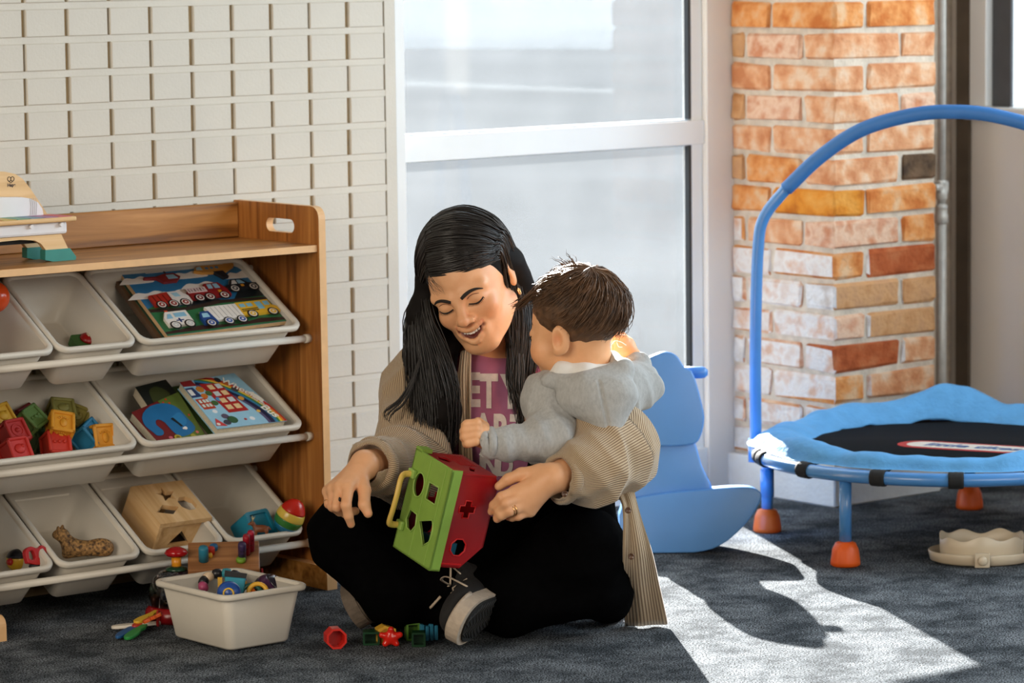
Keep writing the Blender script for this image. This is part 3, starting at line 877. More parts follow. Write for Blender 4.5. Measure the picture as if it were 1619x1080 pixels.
veh([([(.0, .03), (.05, .0), (.2, -.02), (.29, .05), (.31, .12), (.27, .10), (.22, .08), (.04, .09)], (196, 138, 60)), ([(.12, .0), (.16, -.09), (.20, -.08), (.19, .0)], (36, 34, 38))], [([(.02, .04), (.06, .03), (.06, .075), (.03, .07)], (150, 186, 200))] + [([(.085 + .035 * i, .035), (.105 + .035 * i, .035), (.105 + .035 * i, .06), (.085 + .035 * i, .06)], (80, 130, 160)) for i in range(3)], [], ox=.56, oy=.84)
pb2 = thing('wooden_board', 'plain dark edged wooden board lying under the vehicle puzzle', 'board', sub(BINS['a3'], (q[0][0] - .010, max(q[0][1] + .004, .026), -.030)))
MB().prism([fz(0, 0), fz(.99, 0), fz(.99, .96), fz(0, .96)], -.007, .005).build('slab', [mat('board_dark_edge', srgb(96, 70, 48), .6)], pb2)
MB().prism([fz(.03, .03), fz(.96, .03), fz(.96, .93), fz(.03, .93)], .005, .0055).build('print_panel', [cm(60, 90, 70)], pb2)

# picture books
def book(label, key, corners, z, th, cover, rot_pages=True):
    q = [np.array([p_[0], max(p_[1], .020 if z < 0 else .016), p_[2]]) for p_ in (bl(key, x, y, z) for x, y in corners)]           # near-left, near-right, far-right, far-left
    M = sub(BINS[key], (q[0][0], q[0][1], z))
    c = [p - q[0] for p in q]
    f = bilin(*c)
    b = thing('picture_book', label, 'book', M, 'picture books in the middle bin')
    pg = mat('book_pages', srgb(206, 194, 170), .8, .1, 300)
    MB().prism([f(.012, .012), f(.985, .012), f(.985, .988), f(.012, .988)], -th + .0012, -.0012).build('pages', [pg], b)
    MB().prism([f(0, 0), f(1, 0), f(1, 1), f(0, 1)], -.0012, 0).build('front_cover', [cm(*cover)], b)
    MB().prism([f(0, 0), f(1, 0), f(1, 1), f(0, 1)], -th, -th + .0012).build('back_cover', [cm(*cover)], b)
    return b, f, c
b1, f1, c1 = book('board book with a big blue elephant on red and green', 'b2', [(252, 701), (327, 692), (282, 620), (208, 652)], -.014, .020, (110, 24, 24))
A = Art(f1)
A.poly([(.52, 0), (1, 0), (1, 1), (.55, 1), (.62, .6), (.5, .3)], (92, 112, 44), 0, .0005)
A.poly(wavy([(.06, .30), (.02, .55), (.12, .82), (.35, .95), (.62, .90), (.80, .72), (.86, .45), (.90, .22), (.72, .10), (.50, .08), (.42, .26), (.40, .50), (.30, .60), (.22, .48), (.26, .28), (.18, .18), (.08, .20)], 40), (30, 104, 156), .0005, .0011)
A.poly(wavy([(.60, .56), (.78, .60), (.82, .40), (.70, .30), (.58, .38)], 20), (40, 120, 172), .0011, .0016)
A.poly([(.55, .52), (.60, .53), (.68, .30), (.64, .29)], (16, 20, 26), .0016, .0020); A.disc(.70, .24, .035, (230, 226, 220), .0016, .0022); A.disc(.66, .24, .02, (226, 222, 216), .0016, .0022)
A.disc(.44, .06, .07, (176, 160, 52), .0006, .0014); A.disc(.44, .06, .035, (120, 100, 30), .0014, .0018)
A.disc(.30, .08, .04, (196, 96, 110), .0006, .0012)
for u, v in ((.62, .92), (.72, .86), (.70, .96), (.93, .5)): A.disc(u, v, .022, (186, 64, 34), .0006, .001, n=8)
A.disc(.88, .12, .03, (206, 110, 100), .0006, .0012, n=7); A.disc(.76, .05, .05, (160, 150, 50), .0006, .001)
A.build('cover_art', b1)
b2, f2, c2 = book('large picture book with a rainbow and the title Wheels on the Bus', 'b2', [(352, 688), (462, 675), (370, 590), (284, 605)], .006, .016, (138, 184, 206))
A = Art(f2)
A.rect(0, 1, 0, 1, (146, 190, 212), 0, .0003)
def arc(r0, r1, col, z): 
    cx, cy = -.05, .12
    a = np.linspace(-.16, 1.25, 16)
    P_ = [(cx + r1 * math.cos(t), cy + r1 * .98 * math.sin(t)) for t in a] + [(cx + r0 * math.cos(t), cy + r0 * .98 * math.sin(t)) for t in a[::-1]]
    A.poly([(min(max(u, 0), 1), min(max(v, 0), 1)) for u, v in P_], col, .0003, z)
for i, (r0, r1, col) in enumerate(((.80, .84, (84, 76, 110)), (.84, .90, (30, 30, 62)), (.90, .94, (50, 120, 160)), (.94, .97, (60, 120, 60)), (.97, 1.0, (220, 190, 70)), (1.0, 1.03, (214, 120, 40)), (1.03, 1.07, (178, 34, 26)))): arc(r0, r1, col, .0005 + .0001 * i)
A.poly([(.34, .28), (.64, .28), (.60, .86), (.28, .90)], (164, 32, 30), .0003, .0010)
for u in (.37, .50):
    for v in (.34, .48, .62, .76): A.rect(u, u + .09, v, v + .09, (220, 190, 140) if (u + v) % .3 > .1 else (196, 206, 206), .0010, .0014)
A.poly([(.04, .40), (.22, .40), (.20, .62), (.02, .62)], (176, 60, 30), .0003, .0010)
for u in (.05, .11, .16):
    for v in (.44, .53): A.rect(u, u + .035, v, v + .06, (196, 214, 206), .0010, .0014)
A.poly([(.0, .66), (.16, .66), (.13, .86), (.0, .86)], (44, 60, 104), .0003, .001); A.rect(.01, .08, .70, .82, (226, 224, 220), .001, .0014)
A.poly([(0, .9), (.22, .88), (.20, 1), (0, 1)], (130, 30, 32), .0003, .001)
for u, v, r, col in ((.30, .70, .05, (70, 100, 54)), (.26, .50, .05, (64, 96, 50)), (.30, .14, .07, (44, 84, 50)), (.24, .22, .05, (86, 74, 96)), (.20, .10, .05, (60, 60, 74)), (.62, .92, .05, (40, 38, 40)), (.70, .84, .045, (170, 90, 40)), (.74, .70, .05, (70, 64, 66)), (.22, .80, .06, (190, 120, 40)), (.20, .66, .05, (196, 110, 40)), (.36, .56, .04, (70, 140, 190)), (.70, .52, .04, (206, 150, 60))): A.disc(u, v, r, col, .0003, .0012, n=14)
A.poly([(.02, .06), (.16, .03), (.08, .2)], (196, 60, 60), .0003, .0012); A.disc(.06, .08, .025, (230, 220, 210), .0012, .0015)
for u, v in ((.44, .95), (.58, .12), (.16, .34)): A.disc(u, v, .035, (222, 224, 226), .0003, .0007)
A.disc(.48, .12, .02, (170, 50, 40), .0003, .0008); A.disc(.76, .24, .025, (224, 180, 80), .0003, .0012)
A.poly(wavy([(.93, .38), (.99, .44), (.94, .60), (.885, .56)], 14), (230, 226, 214), .0012, .0018)
A.text('Wheels', .815, .70, .16, (232, 228, 214), -1.02, .0020, bold=.003); A.text('on the', .90, .40, .085, (200, 206, 206), -1.25, .0020, bold=.002); A.text('Bus', .905, .20, .17, (238, 234, 222), -1.35, .0020, bold=.004)
A.build('cover_art', b2)
b3, f3, c3 = book('dark covered book tucked behind the elephant book', 'b2', [(236, 645), (290, 634), (262, 600), (214, 612)], -.016, .022, (26, 30, 26))
Art(f3).poly(wavy([(.2, .2), (.5, .1), (.8, .4), (.6, .8), (.3, .7)], 16), (58, 64, 30), 0, .0005).build('cover_art', b3)
b4, f4, c4 = book('thin green picture book lying under the rainbow book', 'b2', [(338, 697), (450, 682), (365, 598), (270, 612)], -.020, .012, (60, 84, 40))
b5 = None

# soft blocks
def cubeM(key, px, py, z, yaw, pit, roll=0.0):
    p = bl(key, px, py, z)
    p[0] = min(max(p[0], -.135), .146); p[1] = min(max(p[1], .045), .19)
    return BINS[key] @ Matrix.Translation(Vector(p)) @ Matrix.Rotation(yaw, 4, 'Z') @ Matrix.Rotation(pit, 4, 'X') @ Matrix.Rotation(roll, 4, 'Y')
def soft_block(M, col, label, motif, s=.047, group='soft blocks in the middle row bin'):
    b = thing('soft_block', label, 'block', M, group)
    m = cm(*col, rough=.6)
    h = s / 2
    MB().box((-h + .004, -h + .004, -h + .004), (h - .004, h - .004, h - .004)).build('core', m, b)
    fr = MB()
    for ax in range(3):
        for i in (-1, 1):
            for j in (-1, 1):
                lo, hi = [0] * 3, [0] * 3
                lo[ax], hi[ax] = -h, h
                for k_, sg in zip([k for k in range(3) if k != ax], (i, j)):
                    lo[k_], hi[k_] = (sg * h - .0065, sg * h) if sg > 0 else (-h, -h + .0065)
                fr.box(lo, hi, ch=.0018)
    fr.build('edges', m, b)
    e = MB(); zt = h - .004
    for Mf in (Matrix.Identity(4), Matrix.Rotation(math.pi / 2, 4, 'X'), Matrix.Rotation(math.pi / 2, 4, 'Y')):
        if motif == 'dots':
            for x in (-.01, 0, .01): e.lathe([(.0032, zt), (.0032, zt + .002), (.002, zt + .003), (0, zt + .0032)], 10, M=Mf @ Matrix.Translation((x, .0, 0)))
        elif motif == 'ring':
            e.tube([Mf @ Vector((.012 * math.cos(a), .012 * math.sin(a), zt)) for a in np.linspace(0, 6.283, 20, endpoint=False)], .0018, 6, closed=True)
            e.lathe([(.005, zt), (.005, zt + .0015), (0, zt + .003)], 10, M=Mf)
        elif motif == 'foot':
            e.lathe([(.007, zt), (.006, zt + .002), (0, zt + .003)], 12, sy=1.5, M=Mf @ Matrix.Translation((.001, -.003, 0)))
            for k_ in range(5): e.lathe([(.0022, zt), (.002, zt + .0015), (0, zt + .002)], 8, M=Mf @ Matrix.Translation((-.008 + .004 * k_, .010 - .0008 * (k_ - 2) ** 2, 0)))
        else:
            e.lathe([(.010, zt), (.009, zt + .002), (.004, zt + .0035), (0, zt + .004)], 12, sx=1.2, M=Mf)
            e.lathe([(.004, zt), (.0035, zt + .004), (0, zt + .0055)], 10, M=Mf @ Matrix.Translation((.006, .004, 0)))
    e.build('relief', m, b)
    return b
for px_, py_, z, yw, pt_, col, lab, mo in (
    (47, 668, -.040, .5, .35, (92, 124, 62), 'green soft block with three raised dots', 'dots'),
    (96, 655, -.050, -.30, .20, (132, 128, 66), 'olive soft block with an animal relief behind the amber block', 'blob'),
    (95, 676, -.026, -.42, .30, (214, 148, 36), 'amber soft block with a foot relief on top of the pile', 'foot'),
    (20, 688, -.024, .12, .42, (168, 28, 22), 'crimson soft block with a raised ring on its face', 'ring'),
    (24, 716, -.034, .06, .50, (186, 36, 26), 'red soft block with a hollow opening at the bin front', 'none'),
    (88, 704, -.052, -.2, .55, (190, 44, 22), 'orange red soft block wedged under the amber block', 'dots'),
    (135, 663, -.062, -.8, .5, (128, 118, 52), 'olive soft block standing on its corner beside the blue block', 'blob'),
    (138, 690, -.044, .62, .50, (22, 108, 146), 'blue soft block turned on its corner', 'blob'),
    (176, 690, -.040, -.05, .75, (210, 142, 30), 'amber soft block at the right end of the pile', 'foot'),
    (-3, 664, -.030, .3, .5, (206, 160, 40), 'yellow soft block cut by the left edge of the picture', 'blob'),
    (22, 640, -.070, .45, .1, (110, 18, 18), 'dark red soft block at the back of the pile', 'ring'),
    (62, 690, -.078, .2, .1, (64, 84, 44), 'dark green soft block at the bottom of the pile', 'dots')):
    soft_block(cubeM('b1', px_, py_, z, yw, pt_), col, lab, mo)
hm_ = cubeM('b1', 24, 716, -.034, .06, .50)
# flat green toy in the small bin
p = bl('a2', 132, 545, -.088); M = sub(BINS['a2'], p)
t = thing('turtle_toy', 'flat green toy with a red shell lying in the small bin', 'toy', M)
MB().prism(rrect(-.026, .028, -.018, .018, .008), -.006, .012).build('body', cm(56, 104, 44), t)
MB().lathe([(.016, .012), (.0155, .016), (.010, .021), (0, .023)], 18, M=Matrix.Translation((.006, 0, 0))).build('shell', cm(150, 24, 24, .3), t)
MB().box((.002, -.004, .0215), (.005, .004, .0245)).build('mark', cm(214, 196, 170), t)
# orange ball at the far left
M = sub(BINS['a1'], bl('a1', -10, 470, .016))
t = thing('rattle_ball', 'glossy orange ball at the left picture edge above the top left bin', 'ball', M)
MB().lathe([(.0 if i in (0, 16) else .030 * math.sin(math.pi * i / 16), -.030 * math.cos(math.pi * i / 16)) for i in range(17)], 24).build('ball', cm(214, 74, 26, .2), t)
MB().tube([(0, .0, -.025), (.0, .05, -.075)], .008, 10).build('stem', cm(196, 60, 24, .3), t)
# wooden shape box
q = [bl('c3', x, y, .010) for x, y in ((254, 829), (335, 817), (293, 756), (203, 770))]
w_, l_ = q[1][0] - q[0][0], q[3][1] - q[0][1]
M = sub(BINS['c3'], (q[0][0], max(q[0][1], .030), .010))
maple = wood('maple_pale', srgb(196, 150, 98), srgb(214, 174, 122), srgb(226, 190, 142), 1, .55)
sb = thing('wooden_shape_box', 'pale wooden box with star, diamond and octagon holes in its lid', 'shape sorter', M)
def star(cx, cy, r, n=5, k=.45): return [(cx + (r if i % 2 == 0 else r * k) * math.cos(math.pi / 2 + math.pi * i / n), cy + (r if i % 2 == 0 else r * k) * math.sin(math.pi / 2 + math.pi * i / n)) for i in range(2 * n)]
l_ = min(l_, .17)
holes = [star(w_ * .52, l_ * .70, .023), [(w_ * .10, l_ * .30), (w_ * .36, l_ * .20), (w_ * .56, l_ * .36), (w_ * .30, l_ * .46)], [(w_ * .76 + .019 * math.cos(a), l_ * .42 + .022 * math.sin(a)) for a in np.linspace(.39, 6.67, 8, endpoint=False)]]
v_, f_ = holed([(0, 0), (w_, 0), (w_, l_), (0, l_)], holes, -.010, 0)
MB().add(v_, f_).build('lid', maple, sb)
hb = -.078
MB().box((0, .0, hb), (.009, l_, -.0102), ch=.001).build('side_wall', maple, sb)
MB().box((w_ - .009, 0, hb), (w_, l_, -.0102), ch=.001).build('side_wall', maple, sb)
MB().box((.009, l_ - .009, hb), (w_ - .009, l_, -.0102)).build('rear_wall', maple, sb)
MB().box((.009, .009, hb), (w_ - .009, l_ - .009, hb + .006)).build('bottom', cm(52, 36, 24, .8), sb)  # dark colour puts shade behind the holes of the lid
v_, f_ = holed([(.009, hb + .006), (w_ - .009, hb + .006), (w_ - .009, -.012), (.009, -.012)], [[(w_ * .30, hb + .015), (w_ * .74, hb + .015), (w_ * .52, -.030)]], 0, .007)
MB().add([(x, z + .006, y) for x, y, z in v_], [f[::-1] for f in f_]).build('front_panel', maple, sb)
MB().box((w_ * .55, l_ * .35, hb + .007), (w_ * .75, l_ * .5, hb + .03), ch=.002).build('loose_shape', cm(214, 150, 40), sb)
# blue cup block with a little deer
p = bl('c4', 402, 838, -.040); M = BINS['c4'] @ Matrix.Translation(Vector(p)) @ Matrix.Rotation(.10, 4, 'Z') @ Matrix.Rotation(.45, 4, 'X')
t = thing('cup_block', 'blue square cup block lying behind the little deer', 'block', M)
cb = cm(24, 128, 156, .5)
v_, f_ = holed(rrect(-.029, .029, -.029, .029, .006), [rrect(-.022, .022, -.022, .022, .005)], -.029, .029)
MB().add(v_, f_).build('wall', cb, t)
MB().prism(rrect(-.022, .022, -.022, .022, .005), .020, .024).build('inner_face', cb, t)
MB().tube([(.012 * math.cos(a), -.0295, .012 * math.sin(a)) for a in np.linspace(0, 6.283, 18, endpoint=False)], .0015, 6, closed=True).build('relief', cb, t)
Dm = frame(P(413, 836, 6.772), _rt, _fh, (0, 0, 1))
Dp_ = lambda x, z, y=0: np.array(Dm @ Vector((x, y, z)))
deer = thing('deer_figure', 'small brown deer figure standing in front of the blue cup block', 'figurine', Dm)
sdf_obj('body', [ell(Dp_(0, 0), (.015, .0075, .0075), np.array(Dm.to_3x3())), cap(Dp_(-.011, .003), Dp_(-.017, .011), .0045, .0035, k=.004), cap(Dp_(-.017, .011), Dp_(-.024, .009), .0042, .0022, k=.003)] +
        [cap(Dp_(x, -.004, y), Dp_(x - .001, -.0185, y), .0032, .0018, k=.004) for x in (-.010, .011) for y in (-.004, .004)] + [cap(Dp_(.014, .003), Dp_(.019, -.002), .002, .0012, k=.002)], .0013, cm(122, 66, 32), deer)
am = MB()
for y in (-.003, .003):
    am.tube([Dp_(-.017, .013, y), Dp_(-.016, .020, y * 2.2), Dp_(-.018, .025, y * 2.6)], [.0011, .0009, .0004], 5); am.tube([Dp_(-.016, .018, y * 2), Dp_(-.012, .023, y * 3)], [.0009, .0004], 5)
am.build('antlers', cm(196, 180, 130), deer, world=True)
# rainbow egg
ax_ = nrm(VIEW @ np.array([.42, .80, .25])); xx = nrm(np.cross(ax_, [0, 0.3, 1])); 
M = frame(P(459, 816, 6.80), xx, np.cross(ax_, xx), ax_)
t = thing('egg_shaker', 'egg shaped toy banded blue, green, yellow and red', 'egg toy', M)
def eggr(z): return .0285 * math.sqrt(max(0, 1 - (z / .0375) ** 2)) * (1 - .12 * z / .0375)
for nm, z0, z1, col in (('blue_end', -.0375, -.018, (30, 112, 152)), ('green_band', -.018, -.003, (58, 124, 56)), ('yellow_band', -.003, .013, (222, 190, 82)), ('red_cap', .013, .0375, (196, 40, 28))):
    MB().lathe([(eggr(z), z) for z in np.linspace(z0, z1, 8)], 28).build(nm, cm(*col, rough=.25), t)
# leopard figure
lm_ = mat('leopard_spots', srgb(178, 134, 78), .7, .1, 190, col2=srgb(60, 40, 24), detail=1.0)
L0 = P(130, 862, 6.60)
leo = thing('leopard_figure', 'spotted leopard figure lying in the second bottom bin', 'figurine', tuple(L0))
lp = lambda x, y, d=0.: P(x, y, 6.595 + d)
sdf_obj('body', [cap(lp(112, 866), lp(168, 868), .016, .014), ell(lp(160, 862), (.018, .012, .014), VIEW), cap(lp(112, 862), lp(101, 850), .012, .012), ell(lp(97, 845), (.014, .0125, .0125), VIEW, k=.006), ell(lp(89, 846), (.008, .007, .008), VIEW, k=.005),
                 cap(lp(98, 836), lp(99, 832), .004, .003, k=.003), cap(lp(92, 838, -.01), lp(92, 834, -.01), .004, .003, k=.003), cap(lp(120, 872), lp(104, 878), .007, .006)], .002, lm_, leo)
# ball with face and red ring
M = sub(BINS['c1'], bl('c1', 27, 886, -.055))
t = thing('face_ball', 'yellow ball toy with black cap and red nose', 'ball', M)
MB().lathe([(.0 if i in (0, 14) else .021 * math.sin(math.pi * i / 14), -.021 * math.cos(math.pi * i / 14)) for i in range(15)], 20).build('head', cm(214, 172, 44, .3), t)
MB().lathe([(.0215 * math.sin(a), .0215 * math.cos(a)) for a in np.linspace(1.25, 0.0, 8)], 20, M=Matrix.Rotation(-.5, 4, 'X')).build('cap', cm(22, 24, 34, .3), t)
MB().lathe([(.0 if i in (0, 8) else .007 * math.sin(math.pi * i / 8), -.007 * math.cos(math.pi * i / 8)) for i in range(9)], 10, M=Matrix.Translation((-.020, -.006, .004))).build('nose', cm(176, 30, 24, .3), t)
p = bl('c1', 64, 880, -.008); M = sub(BINS['c1'], (min(p[0], .064), p[1] + .004, -.008))
t = thing('ring_teether', 'red plastic ring toy with two holes', 'toy', M @ Matrix.Rotation(.75, 4, 'X') @ Matrix.Rotation(.2, 4, 'Y'))
v_, f_ = holed(wavy([(-.026, -.012), (0, -.018), (.026, -.012), (.028, .008), (.016, .018), (.004, .013), (-.012, .018), (-.027, .010)], 36), [wavy([(-.020, -.004), (-.012, -.008), (-.004, -.002), (-.008, .009), (-.018, .008)], 18), wavy([(.004, -.004), (.013, -.008), (.021, -.003), (.017, .009), (.007, .007)], 18)], -.005, .005)
bevel(MB().add(v_, f_).build('ring', cm(178, 26, 30, .3), t), .0015)
MB().tube([(-.018, -.019, 0), (.018, -.019, 0)], .004, 8).build('black_bar', cm(24, 22, 26, .4), t)

# toy piano on top of the shelf
MP = frame((3.36, 5.545, .672), (1, 0, 0), (0, 1, 0), (0, 0, 1))
pn = thing('toy_piano', 'wooden toy piano with white keys strip and teal feet on the shelf top', 'toy piano', MP)
birch = wood('birch_ply', srgb(206, 164, 110), srgb(222, 184, 132), srgb(230, 196, 148), 0, .5)
xr = lambda px, py, Y: float(onY(px, py, Y)[0]) - 3.36
zr = lambda px, py, Y: float(onY(px, py, Y)[2]) - .672
# arched back panel with brand mark
arch = [(-.133, .075), (xr(78, 338, 5.60), .075)] + [(xr(x, y, 5.60), zr(x, y, 5.60)) for x, y in ((72, 334), (60, 316), (48, 298), (36, 283), (24, 275), (8, 271.5))] + [(-.06, .172), (-.105, .158), (-.130, .120)]
MB().prism(arch, 0, .012, M=Matrix(((1, 0, 0, 0), (0, 0, 1, .055), (0, 1, 0, 0), (0, 0, 0, 1)))).build('back_panel', birch, pn)
A = Art(lambda u, v: (u, v))
hx, hz = xr(17, 283, 5.60), zr(17, 283, 5.60)
hb_ = MB()
for s_ in (-1, 1):
    hb_.tube([(hx + s_ * .0035 + .0036 * math.cos(a) * (1 if True else 0) + s_ * .0, .0545, hz + .0042 * math.sin(a) - abs(.2 * 0)) for a in np.linspace(0, 6.283, 16, endpoint=False)], .0006, 5, closed=True)
hb_.tube([(hx - .0066, .0545, hz - .002), (hx, .0545, hz - .0075), (hx + .0066, .0545, hz - .002)], .0006, 5)
hb_.build('heart_mark', cm(44, 26, 20), pn)
tv, tf = txt_mesh('Hape', .0085, 0, 0, 1.0, .0003)
MB().add([(hx + .001 + x, .0546, hz - .0115 + y) for x, y, _ in tv], tf).build('brand_lettering', cm(44, 26, 20), pn)
wpl = mat('piano_white_plastic', srgb(226, 224, 226), .3, .03, 20)
strip = [(-.133, .082), (xr(69, 337, 5.575), .082)] + [(xr(x, y, 5.575), zr(x, y, 5.575)) for x, y in ((67, 330), (60, 320), (48, 314), (36, 312), (0, 312))] + [(-.133, zr(0, 312, 5.575))]
MB().prism(strip, 0, .022, M=Matrix(((1, 0, 0, 0), (0, 0, 1, .030), (0, 1, 0, 0), (0, 0, 0, 1)))).build('speaker_strip', wpl, pn)
for k_ in range(4):
    MB().tube([(xr(58 - k_ * 3, 330, 5.575) - .002 * abs(a) , .0295, .100 + .016 * a) for a in np.linspace(-1, 1, 7)], .0005, 4).build('groove', cm(190, 188, 190), pn)
xb = xr(115, 342, 5.52)
bevel(MB().box((-.140, -.04, .0735), (xb, .056, .0825)).build('key_board', birch, pn), .003)
for k_ in range(6): MB().box((xb - .035 - .03 * k_, -.035, .0826), (xb - .008 - .03 * k_, .028, .0834)).build('key_print', cm(*((206, 96, 106), (170, 120, 160), (120, 150, 170), (110, 160, 130), (206, 180, 90), (196, 130, 80))[k_]), pn)
bevel(MB().box((-.136, -.028, .050), (xr(101, 358, 5.53), .05, .0735)).build('key_tray', wpl, pn), .005)
for x_ in (xb - .03, xb - .095): MB().tube([(x_, -.036, .068), (x_, -.028, .068)], .004, 8).build('peg', wpl, pn)
legp = [(-.136, .050), (xr(94, 366, 5.525), .050), (xr(105, 392, 5.525), .022), (xr(70, 392, 5.525), .022)] + [(xr(x, y, 5.525), zr(x, y, 5.525)) for x, y in ((62, 385), (52, 380), (30, 379), (0, 382))] + [(-.136, .035)]
MB().prism(legp, 0, .012, M=Matrix(((1, 0, 0, 0), (0, 0, 1, -.026), (0, 1, 0, 0), (0, 0, 0, 1)))).build('front_leg', birch, pn)
MB().prism(legp, 0, .012, M=Matrix(((1, 0, 0, 0), (0, 0, 1, .040), (0, 1, 0, 0), (0, 0, 0, 1)))).build('rear_leg', birch, pn)
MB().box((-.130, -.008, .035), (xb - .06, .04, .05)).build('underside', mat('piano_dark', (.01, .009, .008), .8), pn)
for y_ in (-.028, .036):
    MB().prism([(xr(68, 391, 5.525), .0225), (xr(107, 389, 5.525), .0225), (xr(117, 405, 5.525), .006), (xr(116, 409, 5.525), 0), (xr(80, 411, 5.525), 0), (xr(68, 408, 5.525), .004)], 0, .018, M=Matrix(((1, 0, 0, 0), (0, 0, 1, y_), (0, 1, 0, 0), (0, 0, 0, 1)))).build('foot', cm(48, 132, 122, .5), pn)

# ---- floor bin and toys around it
make_bin('f', 3.443, 3.633, 5.0, .108, 'white bin standing on the carpet filled with baby toys', L=.235, group='loose white bin on the carpet', M=frame((3.538, 5.0, .108), (1, 0, 0), (0, 1, 0), (0, 0, 1)))
def fl(px, py, z): return onz(px, py, z)
# bead ring
c0 = fl(352, 930, .085)
bt = thing('bead_ring', 'ring of coloured wooden beads in the floor bin', 'bead toy', tuple(c0))
cols = [(176, 70, 112), (24, 24, 28), (214, 190, 160), (24, 24, 28), (48, 132, 146), (30, 30, 36), (40, 84, 150), (206, 150, 50)]
for i in range(11):
    a = 3.4 - i * .50
    p_ = np.array([.036 * math.cos(a), .022 * math.sin(a), .008 + .016 * math.sin(a)]); p_ = np.array([p_[0] * _rt[0] + p_[1] * _fh[0], p_[0] * _rt[1] + p_[1] * _fh[1], p_[2]])
    tdir = Vector((-math.sin(a) * _rt[0] + .6 * math.cos(a) * _fh[0], -math.sin(a) * _rt[1] + .6 * math.cos(a) * _fh[1], .4 * math.cos(a)))
    Mb = Matrix.Translation(Vector(p_)) @ tdir.to_track_quat('Z', 'Y').to_matrix().to_4x4()
    MB().lathe([(.004, -.0088), (.0082, -.007), (.0095, 0), (.0082, .007), (.004, .0088)], 14, M=Mb).build('bead', cm(*cols[i % 8], rough=.35), bt)
c0 = fl(362, 938, .095)
t = thing('flower_rattle', 'blue rattle disc with a yellow flower ring in the floor bin', 'rattle', frame(c0, _rt, VIEW[:, 1], VIEW[:, 2]))
MB().lathe([(.020, -.008), (.022, 0), (.018, .007), (0, .009)], 24).build('disc', cm(28, 72, 150, .3), t)
MB().tube([(.009 * math.cos(a), .009 * math.sin(a), .0085) for a in np.linspace(0, 6.283, 18, endpoint=False)], .0018, 6, closed=True).build('flower_ring', cm(222, 180, 60, .4), t)
c0 = fl(371, 926, .10)
t = thing('cloth_toy', 'turquoise crinkle cloth toy with a black top standing in the floor bin', 'cloth toy', frame(c0, _rt, _fh, (0, 0, 1)))
bmx = MB(); bmx.prism([(-.016, -.02), (.014, -.022), (.021, .014), (-.018, .018)], -.006, .006, M=Matrix(((1, 0, 0, 0), (0, 0, 1, 0), (0, 1, 0, 0), (0, 0, 0, 1)))); bevel(bmx.build('pouch', cm(50, 140, 164, .8), t), .004)
bmx = MB(); bmx.prism([(-.018, .018), (.021, .014), (.023, .021), (-.017, .028)], -.004, .004, M=Matrix(((1, 0, 0, 0), (0, 0, 1, 0), (0, 1, 0, 0), (0, 0, 0, 1)))); bmx.build('top_band', cm(40, 42, 44, .8), t)
MB().box((-.014, -.0075, -.004), (-.006, -.006, .006)).build('label_tag', cm(214, 220, 220), t)
MB().box((-.030, -.006, -.012), (-.022, .0, .016)).build('ribbon', cm(206, 160, 50), t)
MB().lathe([(.010, -.03), (.008, -.02), (.006, -.012)], 12, M=Matrix.Translation((.008, -.004, .0))).build('teat', cm(60, 150, 176), t)
c0 = fl(425, 934, .082)
t = thing('striped_ball', 'dark purple striped ball with yellow side in the floor bin', 'ball', frame(c0, _rt, _fh, (0, 0, 1)) @ Matrix.Rotation(.9, 4, 'Y'))
for i in range(6):
    a0, a1 = math.pi * i / 6, math.pi * (i + 1) / 6
    MB().lathe([(.031 * math.sin(a), -.031 * math.cos(a)) for a in np.linspace(a0, a1, 5)], 24).build('stripe', cm(*((214, 170, 60), (52, 22, 52), (24, 20, 34), (62, 26, 60), (24, 20, 34), (60, 28, 62))[i], rough=.2), t)
c0 = fl(397, 938, .086)
t = thing('link_ring', 'orange and green plastic link rings in the floor bin', 'ring toy', frame(c0, _rt, _fh, (0, 0, 1)))
for k_, col in enumerate(((214, 110, 36), (30, 84, 74), (222, 170, 50))):
    Mr = Matrix.Translation((.012 * k_ - .012, 0, 0)) @ Matrix.Rotation(.5 + .4 * k_, 4, 'X')
    MB().tube([Mr @ Vector((.017 * math.cos(a), .017 * math.sin(a), 0)) for a in np.linspace(0, 6.283, 20, endpoint=False)], .0042, 8, closed=True).build('ring', cm(*col, rough=.35), t)
# popper toy with clear dome
q = fl(288, 978, 0)
t = thing('popper_toy', 'clear dome popper toy with red push knob behind the floor bin', 'push toy', Matrix.Translation((q[0] - .01, q[1], 0)) @ Matrix.Scale(.88, 4))
MB().lathe([(.0, .0), (.066, .0), (.070, .006), (.068, .022), (.060, .032), (0, .033)], 32).build('base', cm(150, 20, 26, .25), t)
MB().lathe([(.061, .0335), (.060, .05), (.058, .07), (.050, .09), (.036, .103), (.016, .109)], 32).build('dome', mat('clear_plastic', (.96, .97, .97), .05, .01, trans=1.0), t)
rb = random.Random(5)
for k_ in range(9):
    a = 6.283 * k_ / 9
    MB().lathe([(.0 if i in (0, 8) else .010 * math.sin(math.pi * i / 8), .046 + .012 * (k_ % 2) - .010 * math.cos(math.pi * i / 8)) for i in range(9)], 12, M=Matrix.Translation((.038 * math.cos(a), .038 * math.sin(a), 0))).build('ball', cm(*((206, 90, 30), (40, 80, 140), (200, 196, 190), (40, 100, 60))[k_ % 4], rough=.3), t)
MB().lathe([(.024, .104), (.0225, .111), (.0105, .115)], 24).build('collar', cm(20, 60, 40, .25), t)
MB().lathe([(.0105, .110), (.0105, .135)], 20).build('neck', cm(214, 140, 30, .35), t)
MB().lathe([(.010, .134), (.020, .137), (.0255, .143), (.021, .150), (.010, .1555), (0, .157)], 28).build('knob', cm(160, 16, 22, .15), t)
